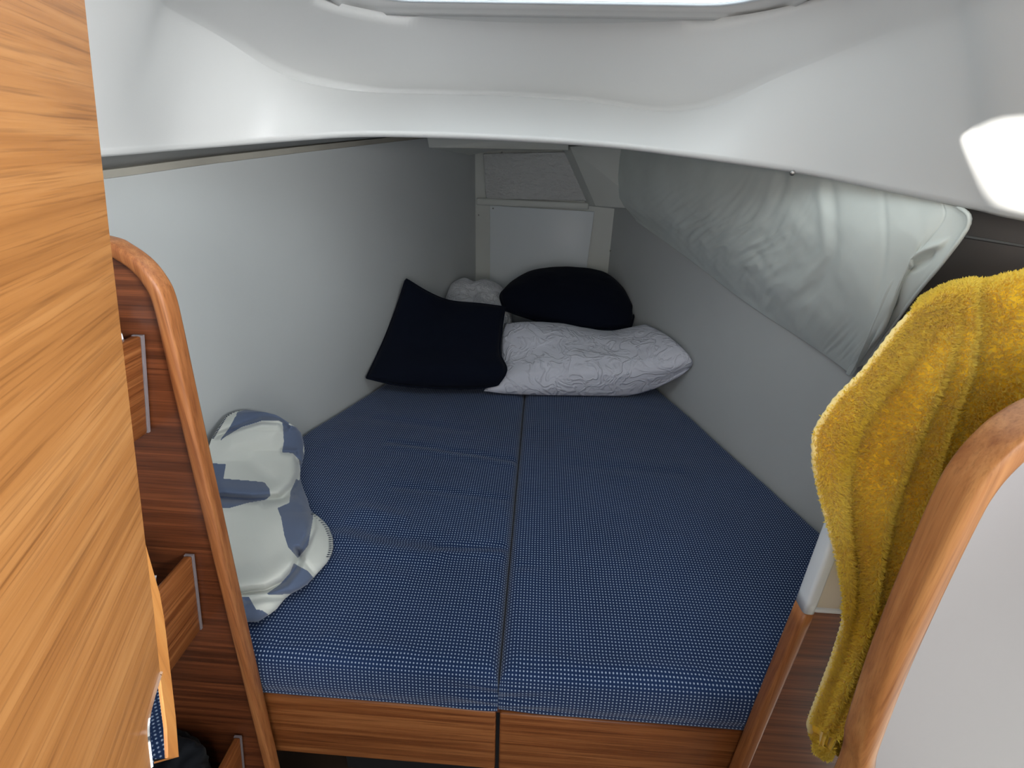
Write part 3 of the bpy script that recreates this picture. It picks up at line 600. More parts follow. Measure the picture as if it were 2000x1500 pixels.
# white quilted pillow lying across the head of the berth
pw_, G, _n = pillow('pillow', [(-0.1790, 1.6000, 0.7723), (0.4930, 1.6186, 0.8603), (0.4053, 1.8768, 0.9510), (-0.1303, 1.8600, 0.9359)], 0.15, quilt_m, pw=0.42, wr=0.25, seed=3, front=1.0, back=0.75,
    edges=[[(-0.0630, 1.6100, 0.7620), (0.1339, 1.6200, 0.7641), (0.3489, 1.6400, 0.7744)], [(0.5094, 1.5856, 0.9253), (0.4707, 1.6912, 0.9523)], [(0.2744, 1.9000, 0.9041), (0.0946, 1.8900, 0.9303)], [(-0.1383, 1.8000, 0.8891), (-0.1362, 1.7200, 0.8189)]],
    sag=lambda U, V: -0.018 * np.exp(-((U - 0.55) / 0.2) ** 2 - ((V - 0.85) / 0.25) ** 2),
    label='plump white quilted pillow lying under the round-topped navy cushion', category='pillow')
# navy scatter cushion leaning, left
pn, G, _n = pillow('scatter_cushion', [(-0.5821, 1.5750, 0.8128), (-0.1310, 1.6000, 0.7985), (-0.1282, 1.8400, 1.0062), (-0.4832, 1.8000, 1.1067)], 0.13, navy_m, pw=0.45, wr=0.2, seed=9,
    edges=[[(-0.4678, 1.5700, 0.7941), (-0.3267, 1.5750, 0.7878), (-0.2046, 1.5900, 0.7874)], [(-0.1033, 1.6200, 0.8493), (-0.1336, 1.7000, 0.8810), (-0.1338, 1.7800, 0.9463)], [(-0.2173, 1.8500, 1.0112), (-0.3328, 1.8500, 1.0180), (-0.4083, 1.8300, 1.0514)], [(-0.5154, 1.7700, 1.0098), (-0.5504, 1.7000, 0.9056)]],
    label='square navy scatter cushion leaning on the left, one corner pointing up', category='cushion')
piping(pn, edge_loop(G), 0.004, navy_m)
# navy scatter cushion on top of the white pillow
pn2, G, _n = pillow('scatter_cushion', [(-0.1426, 2.0200, 0.9400), (0.3651, 1.9600, 0.9090), (0.3392, 2.1700, 1.0197), (-0.1020, 2.1900, 1.0302)], 0.13, navy_m, pw=0.42, wr=0.15, seed=5,
    edges=[[(-0.0257, 1.9800, 0.9230), (0.1179, 1.9300, 0.8991), (0.2578, 1.9300, 0.9035)], [(0.3859, 2.0400, 0.9530), (0.3721, 2.1000, 0.9848)], [(0.2577, 2.2000, 1.0642), (0.1157, 2.2100, 1.0740), (-0.0154, 2.2100, 1.0601)], [(-0.1514, 2.1200, 0.9990), (-0.1642, 2.0700, 0.9811)]],
    label='navy scatter cushion with a domed top lying on the white pillow', category='cushion')
piping(pn2, edge_loop(G), 0.004, navy_m)
# crumpled white pillow behind
pb, G, _n = pillow('pillow', [(-0.3932, 1.9600, 0.8738), (-0.1104, 2.0400, 0.8601), (-0.1568, 2.2000, 0.9645), (-0.3867, 2.1600, 1.0014)], 0.10, tissue_m, pw=0.4, wr=0.6, seed=2,
    edges=[[(-0.2115, 1.9800, 0.8535)], [(-0.1214, 2.1200, 0.9246)], [(-0.1911, 2.2000, 0.9995), (-0.2405, 2.2000, 1.0133), (-0.2921, 2.2000, 1.0044), (-0.3339, 2.1800, 1.0232)], [(-0.4004, 2.0800, 0.9463)]],
    label='crumpled white pillow half hidden behind the two navy cushions', category='pillow')

# blanket heap
rowsB = [((-0.7287, 1.1000, 0.9301), (-0.7234, 1.1000, 0.9304)),
((-0.7534, 1.0930, 0.9251), (-0.6569, 1.0697, 0.9431)),
((-0.7635, 1.0860, 0.9209), (-0.6387, 1.0805, 0.9312)),
((-0.7697, 1.0790, 0.9171), (-0.6331, 1.0897, 0.9194)),
((-0.7706, 1.0720, 0.9136), (-0.6290, 1.0984, 0.9075)),
((-0.7715, 1.0650, 0.9101), (-0.6245, 1.1070, 0.8956)),
((-0.7723, 1.0580, 0.9068), (-0.6196, 1.1153, 0.8838)),
((-0.7731, 1.0510, 0.9034), (-0.6152, 1.1233, 0.8719)),
((-0.7739, 1.0440, 0.9002), (-0.6141, 1.1307, 0.8600)),
((-0.7745, 1.0370, 0.8970), (-0.6091, 1.1308, 0.8525)),
((-0.7752, 1.0300, 0.8938), (-0.6080, 1.1304, 0.8450)),
((-0.7760, 1.0233, 0.8905), (-0.6069, 1.1300, 0.8375)),
((-0.7749, 1.0167, 0.8874), (-0.6058, 1.1295, 0.8300)),
((-0.7726, 1.0033, 0.8814), (-0.6057, 1.1282, 0.8150)),
((-0.7702, 0.9900, 0.8755), (-0.6060, 1.1266, 0.8000)),
((-0.7677, 0.9767, 0.8699), (-0.5990, 1.1072, 0.7969)),
((-0.7650, 0.9633, 0.8646), (-0.5943, 1.0882, 0.7938)),
((-0.7551, 0.9500, 0.8600), (-0.5897, 1.0697, 0.7906)),
((-0.7451, 0.9367, 0.8556), (-0.5857, 1.0517, 0.7875)),
((-0.7351, 0.9233, 0.8515), (-0.5792, 1.0344, 0.7844)),
((-0.7251, 0.9100, 0.8476), (-0.5697, 1.0180, 0.7812)),
((-0.7151, 0.8967, 0.8441), (-0.5596, 1.0021, 0.7781)),
((-0.7051, 0.8833, 0.8408), (-0.5487, 0.9867, 0.7750)),
((-0.6951, 0.8700, 0.8377), (-0.5351, 0.9684, 0.7746)),
((-0.6850, 0.8567, 0.8350), (-0.5232, 0.9504, 0.7742)),
((-0.6750, 0.8433, 0.8325), (-0.5131, 0.9329, 0.7738)),
((-0.6649, 0.8300, 0.8303), (-0.5002, 0.9160, 0.7734)),
((-0.6575, 0.8200, 0.8255), (-0.4767, 0.9007, 0.7730)),
((-0.6501, 0.8100, 0.8208), (-0.4579, 0.8854, 0.7726)),
((-0.6427, 0.8000, 0.8164), (-0.4425, 0.8701, 0.7723)),
((-0.6353, 0.7900, 0.8121), (-0.4320, 0.8549, 0.7719)),
((-0.6278, 0.7800, 0.8080), (-0.4217, 0.8401, 0.7715)),
((-0.6204, 0.7700, 0.8041), (-0.4155, 0.8252, 0.7711)),
((-0.6129, 0.7600, 0.8005), (-0.4094, 0.8108, 0.7707)),
((-0.6055, 0.7500, 0.7970), (-0.4068, 0.7964, 0.7703)),
((-0.5980, 0.7400, 0.7937), (-0.4060, 0.7821, 0.7699)),
((-0.5905, 0.7300, 0.7907), (-0.4069, 0.7681, 0.7695)),
((-0.5837, 0.7200, 0.7878), (-0.4109, 0.7542, 0.7691)),
((-0.5768, 0.7100, 0.7851), (-0.4148, 0.7406, 0.7687)),
((-0.5699, 0.7000, 0.7827), (-0.4186, 0.7273, 0.7683)),
((-0.5630, 0.6900, 0.7805), (-0.4223, 0.7143, 0.7679)),
((-0.5561, 0.6800, 0.7785), (-0.4309, 0.7012, 0.7675)),
((-0.5492, 0.6700, 0.7767), (-0.4445, 0.6879, 0.7672)),
((-0.5422, 0.6600, 0.7752), (-0.4508, 0.6756, 0.7668)),
((-0.5353, 0.6500, 0.7739), (-0.4532, 0.6638, 0.7664)),
((-0.5282, 0.6400, 0.7729), (-0.4554, 0.6523, 0.7660)),
((-0.5212, 0.6300, 0.7721), (-0.4625, 0.6407, 0.7656)),
((-0.5142, 0.6200, 0.7716), (-0.4711, 0.6291, 0.7652)),
((-0.5106, 0.6150, 0.7715), (-0.4762, 0.6234, 0.7650))]
vB = [0.0, 0.012, 0.0241, 0.0361, 0.0482, 0.0602, 0.0723, 0.0843, 0.0964, 0.1084, 0.1205, 0.1325, 0.1446, 0.1687, 0.1928, 0.2169, 0.241, 0.2651, 0.2892, 0.3133, 0.3373, 0.3614, 0.3855, 0.4096, 0.4337, 0.4578, 0.4819, 0.506, 0.5301, 0.5542, 0.5783, 0.6024, 0.6265, 0.6506, 0.6747, 0.6988, 0.7229, 0.747, 0.7711, 0.7952, 0.8193, 0.8434, 0.8675, 0.8916, 0.9157, 0.9398, 0.9639, 0.988, 1.0]
def build_blanket():
    A = np.array([[r[0], r[1]] for r in rowsB]); vv = np.array(vB); nv, nu = 300, 220
    v = np.linspace(0, 1, nv); Lr = np.stack([np.interp(v, vv, A[:, 0, k]) for k in range(3)], 1); Rr = np.stack([np.interp(v, vv, A[:, 1, k]) for k in range(3)], 1)
    u = np.linspace(0, 1, nu); U, V = np.meshgrid(u, v)
    G = Lr[:, None] * (1 - U[..., None]) + Rr[:, None] * U[..., None]
    n = np.array([-0.05, -0.62, 0.78]); n = n / np.linalg.norm(n); toE = np.array([0, 0, 1.55]) - G; toE /= np.linalg.norm(toE, axis=2, keepdims=True)
    W = 190.0; wid = np.interp(v, vv, np.linalg.norm(A[:, 0] - A[:, 1], axis=1))[:, None]
    h = 0.045 * np.sqrt(np.clip(1 - (2 * np.clip(U, 0.5, 1) - 1) ** 2, 0, 1)) * np.clip(V * 14, 0, 1) ** 0.5 * np.clip((1 - V) * 9, 0, 1) ** 0.5
    # folds as distances in metric-ish coordinates
    X = U * wid; Yv = V * 0.42
    def q(p): 
        w0 = float(np.interp(p[1], vv, np.linalg.norm(A[:, 0] - A[:, 1], axis=1))); return (p[0] * w0, p[1] * 0.42)
    def D(pts): return dseg(X, Yv, [q(p) for p in pts])
    def crease(pts, amp, w): return -amp * np.exp(-(D(pts) / w) ** 2)
    def ridge(pts, amp, w): return amp * np.exp(-(D(pts) / w) ** 2)
    def over(pts, side, amp, w):
        """one sided: cloth above the line stands proud, falling sharply under it"""
        d = D(pts); s = np.sign(side(U, V)); return np.where(s > 0, amp * (1 - np.exp(-(d / w) ** 1)) * np.exp(-(d / (w * 5)) ** 2) * 1.6 - 0, -amp * np.exp(-(d / w) ** 2))
    c1 = [(0.087, 0.414), (0.404, 0.424), (0.706, 0.414), (0.897, 0.361), (0.991, 0.308), (0.967, 0.253)]
    c2 = [(0.156, 0.863), (0.518, 0.848), (0.676, 0.807), (0.709, 0.747), (0.706, 0.699), (0.673, 0.663)]
    c3 = [(0.698, 0.687), (0.770, 0.614), (0.856, 0.554), (0.977, 0.494)]
    c4 = [(0.045, 0.120), (0.282, 0.080), (0.604, 0.053), (0.867, 0.058), (0.876, 0.084)]
    c5 = [(0.754, 0.193), (0.896, 0.202), (0.957, 0.253)]
    c6 = [(0.264, 0.896), (0.631, 0.882), (1.005, 0.882)]
    h = h + 1.5 * crease(c1, 0.022, 0.0065) + 1.4 * crease(c2, 0.022, 0.0065) + 1.4 * crease(c3, 0.016, 0.006) + 1.3 * crease(c4, 0.014, 0.006) + crease(c5, 0.012, 0.006) + crease(c6, 0.016, 0.007)
    h = h + crease([(0.500, 0.446), (0.883, 0.398), (0.989, 0.325)], 0.014, 0.006) + crease([(0.662, 0.699), (0.796, 0.723), (0.945, 0.766)], 0.006, 0.006)
    h = h + ridge([(0.164, 0.373), (0.485, 0.386), (0.749, 0.361), (0.917, 0.301)], 0.012, 0.014) + ridge([(0.142, 0.807), (0.446, 0.795), (0.602, 0.723)], 0.014, 0.02)
    h = h + ridge([(0.223, 0.169), (0.655, 0.120)], 0.010, 0.022) + ridge([(0.924, 0.458), (0.765, 0.578)], 0.008, 0.010)
    h = h - 0.012 * np.exp(-(D([(0.424, 0.241), (0.630, 0.325)]) / 0.02) ** 2) 
    nn = np.array([[nz((x, y, 0), 14) * 0.004 + nz((x, y, 4), 35) * 0.0012 for x, y in zip(a, b)] for a, b in zip(X, Yv)])
    G = G + toE * (h + nn)[..., None]
    # print on the fleece: slate shapes on cream
    polys = [
     [(0.091, 0.149), (0.127, 0.092), (0.180, 0.029), (0.000, -0.002), (5.500, -0.005), (1.309, 0.010), (1.119, 0.048), (0.899, 0.077), (0.887, 0.053), (0.604, 0.053), (0.282, 0.082), (0.138, 0.125)],
     [(0.885, 0.063), (1.104, 0.096), (1.061, 0.253), (0.954, 0.236), (0.870, 0.205), (0.755, 0.202), (0.776, 0.145)],
     [(0.005, 0.253), (0.203, 0.255), (0.156, 0.325), (0.487, 0.337), (0.578, 0.342), (0.615, 0.373), (0.601, 0.405), (0.538, 0.424), (0.343, 0.439), (0.149, 0.463), (-0.095, 0.458)],
     [(0.840, 0.386), (0.950, 0.325), (1.051, 0.361), (1.016, 0.482), (0.820, 0.566), (0.766, 0.639), (0.687, 0.699), (0.579, 0.646), (0.560, 0.590), (0.611, 0.506), (0.642, 0.463), (0.783, 0.439)],
     [(0.587, 0.867), (0.640, 0.824), (0.685, 0.771), (0.663, 0.723), (0.864, 0.759), (0.995, 0.790), (1.045, 0.834), (1.100, 0.867), (0.652, 0.872)],
     [(-0.020, 0.880), (0.303, 0.880), (0.523, 0.940), (0.687, 0.945), (0.961, 0.964), (1.047, 1.017), (-0.233, 1.017)],
     [(0.959, 0.236), (1.023, 0.241), (1.011, 0.313), (1.031, 0.386), (0.965, 0.349), (1.006, 0.301)]]
    def inside(poly):
        c = np.zeros(U.shape, bool); PX = [q(p) for p in poly]
        for (x1, y1), (x2, y2) in zip(PX, PX[1:] + PX[:1]):
            if abs(y1 - y2) < 1e-9: continue
            c ^= ((y1 > Yv) != (y2 > Yv)) & (X < (x2 - x1) * (Yv - y1) / (y2 - y1) + x1)
        return c
    M = np.zeros(U.shape, bool)
    for p in polys: M |= inside(p)
    # flap edge shape
    nr, nc = U.shape
    back = G - toE * (0.05 * np.clip(1 - np.abs(2 * U - 1) ** 4, 0, 1) * np.clip(V * 14, 0, 1) * np.clip((1 - V) * 9, 0, 1) + 0.002)[..., None]
    back[..., 2] = np.maximum(back[..., 2], 0.752)
    vs = np.vstack([G.reshape(-1, 3), back.reshape(-1, 3)]); f = grid_faces(nr, nc); o = nr * nc; fb = [tuple(o + k for k in qq[::-1]) for qq in f]
    lp = [j for j in range(nc)] + [i * nc + nc - 1 for i in range(1, nr)] + [(nr - 1) * nc + j for j in range(nc - 2, -1, -1)] + [i * nc for i in range(nr - 2, 0, -1)]
    sd = [(lp[k], lp[(k + 1) % len(lp)], o + lp[(k + 1) % len(lp)], o + lp[k]) for k in range(len(lp))]
    ob = mesh_obj('blanket', vs, f + fb + sd, fleece_m, smooth=True, label='crumpled fleece blanket, cream with slate blue shapes, heaped by the bookcase', category='blanket')
    a = ob.data.attributes.new('print', 'FLOAT', 'POINT'); m = M.astype(float)
    m = (m + np.roll(m, 1, 0) + np.roll(m, -1, 0) + np.roll(m, 1, 1) + np.roll(m, -1, 1)) / 5
    a.data.foreach_set('value', np.r_[m.ravel(), m.ravel()]); recalc(ob)
    # stitched edge: whip stitches on the flap and at the back corner
    vs = []; fs = []
    def stitches(idx, r, k):
        for a_, b_ in idx:
            t = b_ - a_; 
            c = (a_ + b_) / 2; L_ = np.linalg.norm(t); q_ = Vector(t / max(L_, 1e-9)).to_track_quat('Z', 'Y'); s = len(vs)
            for i in range(5):
                z = -L_ / 2 + L_ * i / 4; rr = r * (0.35 if i in (0, 4) else 1)
                for j in range(6): an = j * math.pi / 3; v_ = q_ @ Vector((rr * math.cos(an), rr * math.sin(an), z)); vs.append(c + np.array(v_))
            fs.extend([tuple(s + kk for kk in ff) for ff in grid_faces(5, 6, True)])
    rowi = lambda y: int(round((y - 800) / 415 * (nv - 1)))
    idx = []
    i0, i1 = rowi(1004), rowi(1090)
    for i in range(i0, i1, 3):
        e_ = G[i, -1] + toE[i, -1] * 0.002; inn_ = G[i, int(nu * 0.955)] + toE[i, int(nu * .955)] * 0.003
        idx.append((inn_, e_ + (e_ - inn_) * 0.10))
    stitches(idx, 0.0011, 0)
    idx = []
    for i in range(rowi(803), rowi(858), 2):
        e_ = G[i, 0] + toE[i, 0] * 0.002; idx.append((e_, e_ + (G[i, 6] - G[i, 0]) * 0.9))
    stitches(idx, 0.0012, 0)
    st = mesh_obj('edge_stitching', [v - np.array(ob.location) * 0 for v in vs], fs, stitch_m, None, smooth=True, kind='stuff')
    st.location = st.location - ob.location; st.parent = ob
build_blanket()

# storage pouch of coated canvas hung under the side deck
def build_pouch():
    cols = [
     [(0.2292, 2.3479, 1.6030), (0.2530, 2.2361, 1.4573), (0.2860, 2.1628, 1.3907), (0.3202, 2.1198, 1.3388), (0.3549, 2.0817, 1.2987)],
     [(0.3432, 1.8407, 1.5837), (0.3595, 1.7533, 1.4640), (0.3882, 1.7280, 1.3757), (0.4253, 1.7095, 1.3074), (0.4723, 1.6995, 1.2336)],
     [(0.4252, 1.4717, 1.5629), (0.4366, 1.4002, 1.4459), (0.4621, 1.3854, 1.3511), (0.5035, 1.3868, 1.2641), (0.5622, 1.4071, 1.1775)],
     [(0.4766, 1.2021, 1.5444), (0.4803, 1.1218, 1.4462), (0.5140, 1.1145, 1.3512), (0.5591, 1.1380, 1.2532), (0.6244, 1.1976, 1.1513)],
     [(0.5135, 1.0138, 1.5234), (0.5138, 0.9449, 1.4409), (0.5370, 0.9374, 1.3599), (0.5850, 0.9853, 1.2568), (0.6530, 1.0877, 1.1370)],
     [(0.5410, 0.8732, 1.5030), (0.5390, 0.8286, 1.4440), (0.5575, 0.8365, 1.3754), (0.5935, 0.8897, 1.2789), (0.6643, 1.0336, 1.1293)],
     [(0.5547, 0.7945, 1.4929), (0.5530, 0.7833, 1.4694), (0.5555, 0.8089, 1.4164), (0.5838, 0.8873, 1.3160), (0.6615, 1.0428, 1.1299)],
     [(0.5585, 0.7651, 1.4905), (0.5611, 0.7397, 1.4745), (0.5646, 0.7623, 1.4199), (0.5894, 0.8349, 1.3383), (0.6635, 1.0024, 1.1658)]]
    ctrl = [[cols[c][r] for c in range(len(cols))] for r in range(5)]
    G = interp_grid(ctrl, 280, 160); nv, nu, _ = G.shape
    N = grid_normals(G); 
    if N[nv // 2, nu // 2] @ np.array([-1.0, -0.3, 0.3]) < 0: N = -N
    U, V = np.meshgrid(np.linspace(0, 1, nu), np.linspace(0, 1, nv))
    d = np.zeros(U.shape)
    # fan of creases toward the forward end
    X = U * 1.6; Y_ = V * 0.5
    def cr(pts, amp, w): return amp * np.exp(-(dseg(X, Y_, [(a * 1.6, b * 0.5) for a, b in pts]) / w) ** 2)
    env = np.exp(-((U - 0.30 - 0.10 * (0.5 - V)) / 0.17) ** 2 - ((V - 0.52) / 0.26) ** 2) + 0.35 * np.exp(-((U - 0.45) / 0.3) ** 2 - ((V - 0.9) / 0.12) ** 2)
    ac = X + Y_ * 0.85; al = Y_ - X * 0.35
    rp_ = np.array([[nz((p * 34 + 1.2 * math.sin(q * 9), q * 5.0, 2), 1.0) + 0.3 * nz((p * 90, q * 9, 6), 1.0) for p, q in zip(a, b)] for a, b in zip(ac, al)])
    d += env * (0.004 - 0.0135 * np.abs(rp_))
    d += 0.4 * cr([(0.53, 0.12), (0.52, 0.42), (0.44, 0.66)], 0.008, 0.022) - 0.4 * cr([(0.555, 0.1), (0.545, 0.40), (0.47, 0.68)], 0.007, 0.02)
    d -= 0.35 * cr([(0.44, 0.1), (0.36, 0.52)], 0.007, 0.018)
    d -= cr([(0.675, 0.0), (0.66, 0.6)], 0.0015, 0.012)
    # long diagonal fold toward the bottom near corner and crumpled mouth
    d += cr([(0.72, 0.80), (0.76, 0.66), (0.84, 0.52), (0.93, 0.43)], 0.006, 0.016) - cr([(0.76, 0.86), (0.80, 0.72), (0.86, 0.60), (0.92, 0.52)], 0.007, 0.022)
    d += cr([(0.76, 0.98), (0.745, 0.80)], 0.008, 0.010) - cr([(0.72, 0.95), (0.71, 0.80)], 0.006, 0.016)
    d += cr([(0.82, 0.84), (0.86, 0.79), (0.93, 0.81)], 0.006, 0.009) - cr([(0.80, 0.80), (0.86, 0.74), (0.93, 0.76)], 0.005, 0.009)
    # stitched hem line
    d -= cr([(0.865, 0.02), (0.868, 0.5)], 0.0018, 0.004)
    n2 = np.array([[nz((x * 1.0, y * 1.0, 7), 5) * 0.006 + nz((x - y, y * .6, 1), 18) * (0.0016 if x < 0.9 else 0.0006) for x, y in zip(a, b)] for a, b in zip(X, Y_)])
    fade = np.clip((1 - U) * 30, 0.3, 1) * np.clip((1 - V) * 12, 0.1, 1)
    G = G + N * ((d + n2) * fade)[..., None]
    po = empty('storage_pouch', tuple(G[0, nu // 2]), label='white coated canvas pouch hanging under the side deck at the right', category='pouch')
    sheet('canvas', G, 0.0022, pouch_m, N=N, parent=po)
    # welted hem round the open end
    e = G[:, -1]; e = resample(e, 80); vs = []
    T = np.gradient(e, axis=0); T /= np.linalg.norm(T, axis=1, keepdims=True)
    for p, t in zip(e, T):
        qq = Vector(t).to_track_quat('Z', 'Y')
        for j in range(8): a = j * math.pi / 4; vs.append(p + np.array(qq @ Vector((0.0028 * math.cos(a), 0.0028 * math.sin(a), 0))))
    recalc(mesh_obj('mouth_hem', vs, grid_faces(len(e), 8, True), pouch_m, po, smooth=True))
    dome('snap_button', (0.4317, 1.0000, 1.5192), 0.0048, steel, po, axis=(-0.4, -0.8, -0.1))
    dome('snap_button', (0.2397, 2.2286, 1.5393), 0.004, steel, po, axis=(-0.4, -0.8, -0.1))
    # cord hanging at the forward end
    c = catmull([(0.2390, 2.2138, 1.5683), (0.2337, 2.2309, 1.5410), (0.2391, 2.2133, 1.5285), (0.2381, 2.2167, 1.4840)], 6); vs = []
    for p in c:
        for j in range(6): a = j * math.pi / 3; vs.append(p + np.array([0.0014 * math.cos(a), 0.0014 * math.sin(a), 0]))
    mesh_obj('cord', vs, grid_faces(len(c), 6, True), stitch_m, po, smooth=True)
build_pouch()

# yellow towel over the right partition
def build_towel():
    # hanging lines from the crest down: left edge, then across
    Lf = [(0.4580, 0.6000, 1.3635), (0.4209, 0.5740, 1.4063), (0.3818, 0.5280, 1.4101), (0.3601, 0.5180, 1.3846), (0.3403, 0.5100, 1.3489), (0.3142, 0.5000, 1.3179), (0.3005, 0.4950, 1.2861), (0.3025, 0.4900, 1.2540), (0.3206, 0.4900, 1.2114), (0.3495, 0.4900, 1.1517), (0.3803, 0.4900, 1.0909), (0.3949, 0.4850, 1.0466), (0.4013, 0.4800, 0.9898), (0.4010, 0.4750, 0.9078), (0.4001, 0.4700, 0.8397), (0.4137, 0.4700, 0.8117), (0.4217, 0.4700, 0.8081)]
    M1 = [(0.4879, 0.6000, 1.3836), (0.4461, 0.5740, 1.4227), (0.4047, 0.5280, 1.4270), (0.4033, 0.5180, 1.3948), (0.3954, 0.5100, 1.3529), (0.3877, 0.5050, 1.3136), (0.3831, 0.5000, 1.2788), (0.3811, 0.4950, 1.2461), (0.3824, 0.4900, 1.2088), (0.3958, 0.4900, 1.1516), (0.4078, 0.4850, 1.0943), (0.4158, 0.4800, 1.0499), (0.4205, 0.4750, 0.9888), (0.4199, 0.4700, 0.9121), (0.4177, 0.4650, 0.8445), (0.4231, 0.4650, 0.8098), (0.4263, 0.4650, 0.8032)]
    M2 = [(0.5275, 0.6000, 1.3975), (0.4907, 0.5740, 1.4318), (0.4462, 0.5280, 1.4359), (0.4495, 0.5180, 1.3970), (0.4525, 0.5100, 1.3559), (0.4537, 0.5050, 1.3174), (0.4541, 0.5000, 1.2801), (0.4534, 0.4950, 1.2443), (0.4529, 0.4900, 1.2070), (0.4495, 0.4850, 1.1528), (0.4490, 0.4800, 1.0949), (0.4433, 0.4750, 1.0495), (0.4448, 0.4700, 0.9884), (0.4420, 0.4650, 0.9169), (0.4329, 0.4600, 0.8490), (0.4330, 0.4600, 0.8128), (0.4329, 0.4600, 0.8058)]
    Rt = [(0.6147, 0.6000, 1.4014), (0.5741, 0.5740, 1.4373), (0.5304, 0.5280, 1.4414), (0.5357, 0.5180, 1.4010), (0.5401, 0.5100, 1.3605), (0.5457, 0.5050, 1.3227), (0.5479, 0.5000, 1.2860), (0.5464, 0.4950, 1.2506), (0.5425, 0.4900, 1.2136), (0.5312, 0.4850, 1.1595), (0.5222, 0.4800, 1.1015), (0.5069, 0.4750, 1.0557), (0.4956, 0.4700, 0.9939), (0.4824, 0.4650, 0.9216), (0.4734, 0.4600, 0.8487), (0.4727, 0.4600, 0.8065), (0.4715, 0.4600, 0.7993)]
    ctrl = [list(r) for r in zip(Lf, M1, M2, Rt)]
    G = interp_grid(ctrl, 180, 320); nv, nu, _ = G.shape
    U, V = np.meshgrid(np.linspace(0, 1, nu), np.linspace(0, 1, nv)); K = len(Lf) - 1
    N = grid_normals(G)
    if N[nv // 2, nu // 2] @ np.array([0, -1.0, 0]) < 0: N = -N
    def prof(ks, us, v):
        return np.interp(v * K, ks, us)
    d = np.zeros(U.shape)
    def fold(ks, us, amp, w, a0=1.5, a1=16, sgn=1):
        c = prof(ks, us, V); e = np.clip((V * K - a0) / 2.5, 0, 1) * np.clip((a1 - V * K) / 2.0, 0, 1)
        return sgn * amp * e * np.exp(-((U - c) / w) ** 2)
    d += fold([2, 7, 11], [0.30, 0.26, 0.20], 0.024, 0.055, 3, 12.5, -1)       # V-shaped valley
    d += fold([2, 7, 11, 16], [0.40, 0.37, 0.32, 0.30], 0.018, 0.05, 2, 17)      # central ridge
    d += fold([2, 7, 11], [0.12, 0.10, 0.08], 0.012, 0.10, 3, 12)                # left lobe
    d += fold([2, 7, 10], [0.52, 0.53, 0.55], 0.020, 0.055, 1.5, 17)
    d += fold([2, 7, 10], [0.60, 0.63, 0.66], 0.028, 0.045, 1.0, 17, -1)          # deep groove right of the ridge
    d += fold([2, 7], [0.76, 0.80], 0.020, 0.06, 1.0, 17) + fold([2, 7], [0.88, 0.92], 0.018, 0.05, 1.0, 17, -1)
    n2 = np.array([[nz((x * 1.5, y * 2.0, 3), 2.2) * 0.006 + nz((x * 2, y * 3, 9), 9) * 0.0012 for x, y in zip(a, b)] for a, b in zip(U, V)])
    G = G + N * (d + n2 * np.clip(V * 6 - 0.6, 0, 1))[..., None]
    G[..., 1] = np.where(V * K > 2.0, np.minimum(G[..., 1], 0.528 - 0.01 * np.clip(V * K - 2, 0, 1)), G[..., 1])
    N = grid_normals(G)
    if N[nv // 2, nu // 2] @ np.array([0, -1.0, 0]) < 0: N = -N
    tw = empty('towel', tuple(G[nv - 1, nu // 3]), label='bright yellow plush towel draped over the partition on the right', category='towel')
    # let the towel's back part drop a little behind the partition
    sheet('terry_cloth', G, 0.005, towel_m, N=N, parent=tw)
    # pile: thousands of tiny loops
    nt_ = 110000; ui = rng.random(nt_) * (nu - 1.001); vi = rng.random(nt_) ** 0.85 * (nv - 1.001)
    i0 = vi.astype(int); j0 = ui.astype(int); fi = (vi - i0)[:, None]; fj = (ui - j0)[:, None]
    p = G[i0, j0] * (1 - fi) * (1 - fj) + G[i0 + 1, j0] * fi * (1 - fj) + G[i0, j0 + 1] * (1 - fi) * fj + G[i0 + 1, j0 + 1] * fi * fj
    n_ = N[i0, j0]; keep = np.abs(vi / (nv - 1) * K - 14.2) > 0.25; p = p[keep]; n_ = n_[keep]; m = len(p)
    j = rng.normal(size=(m, 3)); dr = n_ + 0.55 * j; dr /= np.linalg.norm(dr, axis=1, keepdims=True); ln = (0.0045 + 0.003 * rng.random((m, 1)))
    tan = np.cross(dr, rng.normal(size=(m, 3))); tan /= np.linalg.norm(tan, axis=1, keepdims=True); wd = 0.0008
    a = p - tan * wd; b_ = p + tan * wd; tip = p + dr * ln; bend = p + dr * ln * 0.55 + n_ * 0.0008
    c1 = bend + tan * wd; c2 = bend - tan * wd
    vs = np.stack([a, b_, c1, c2, tip], 1).reshape(-1, 3); k = np.arange(m) * 5
    org = np.array(tw.matrix_world.translation); me = bpy.data.meshes.new('pile')
    me.vertices.add(len(vs)); me.vertices.foreach_set('co', (vs - org).ravel())
    loops = np.stack([k, k + 1, k + 2, k + 3, k + 3, k + 2, k + 4], 1).ravel(); me.loops.add(len(loops)); me.loops.foreach_set('vertex_index', loops)
    st = (np.arange(m) * 7)[:, None] + np.array([0, 4]); tt = np.tile([4, 3], m)
    me.polygons.add(2 * m); me.polygons.foreach_set('loop_start', st.ravel()); me.polygons.foreach_set('loop_total', tt); me.update(calc_edges=True); me.materials.append(pile_m)
    new_obj('pile', me, tw, kind='stuff')
    # overlocked edge down the left side
    e = resample(G[int(nv * 2 / K):, 0], 150); vs = []; fs = []
    T = np.gradient(e, axis=0); T /= np.linalg.norm(T, axis=1, keepdims=True)
    for q, (pp, t) in enumerate(zip(e, T)):
        qq = Vector(t).to_track_quat('Z', 'Y'); rr = 0.0030 + 0.0009 * (q % 2)
        for jn in range(8): an = jn * math.pi / 4; vs.append(pp + np.array(qq @ Vector((rr * math.cos(an), rr * math.sin(an), 0))))
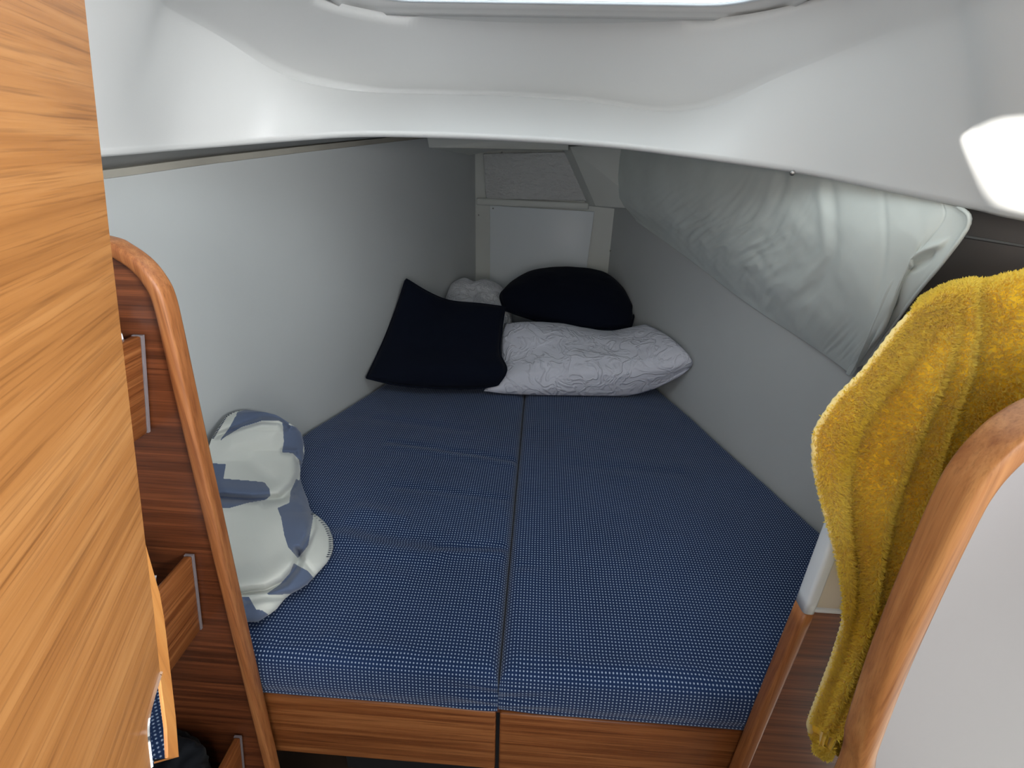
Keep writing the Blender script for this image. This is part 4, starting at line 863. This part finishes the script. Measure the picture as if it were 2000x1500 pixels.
    recalc(mesh_obj('side_hem', vs, grid_faces(len(e), 8, True), hem_m, tw, smooth=True, label='pale yellow stitched hem'))
    e = resample(G[-1], 60); vs = []
    for pp in e:
        for jn in range(8): an = jn * math.pi / 4; vs.append(pp + np.array([0, 0.0045 * math.cos(an), 0.0045 * math.sin(an)]))
    recalc(mesh_obj('bottom_hem', vs, grid_faces(len(e), 8, True), hem_m, tw, smooth=True, label='pale yellow stitched hem'))
build_towel()

# ---------------------------------------------------------------- things on the shelves
def lump(name, c, r, mat, seed, rough=0.3, fine=0.1, n=28, **props):
    vs = []; fs = []; c = np.array(c); r = np.array(r)
    for i in range(n + 1):
        th = math.pi * i / n
        for j in range(n * 2):
            ph = math.pi * j / n; d = np.array([math.sin(th) * math.cos(ph), math.sin(th) * math.sin(ph), math.cos(th)])
            k = 1 + rough * nz(d + seed, 1.6) + fine * abs(nz(d + seed, 5)) + fine * 0.5 * nz(d - seed, 11)
            e = np.sign(d) * np.abs(d) ** 0.75; vs.append(c + e * r * k)
    fs = grid_faces(n + 1, 2 * n, True)
    o = mesh_obj(name, vs, fs, mat, smooth=True, **props)
    bm = bmesh.new(); bm.from_mesh(o.data); bmesh.ops.remove_doubles(bm, verts=bm.verts[:], dist=1e-6); bmesh.ops.recalc_face_normals(bm, faces=bm.faces[:]); bm.to_mesh(o.data); bm.free()
    return o
lump('cloth_bundle', (-0.491, 0.523, 1.312), (0.012, 0.018, 0.046), tissue_m, 3, 0.3, 0.25, label='crumpled white cloth peeping over the upper shelf rail', category='cloth')
lump('cloth_bundle', (-0.532, 0.452, 0.970), (0.030, 0.046, 0.074), tissue_m, 8, 0.3, 0.2, label='sliver of white cloth on the middle shelf beside the oak door', category='cloth')
lump('soft_bag', (-0.60, 0.46, 0.525), (0.062, 0.075, 0.10), bag_m, 5, 0.35, 0.15, label='black soft bag slumped on the lowest shelf', category='bag')
lump('folded_clothes', (-0.60, 0.300, 0.480), (0.06, 0.055, 0.055), jean_m, 11, 0.25, 0.25, label='dark blue folded clothes on the lowest shelf in front of the bag', category='clothes')
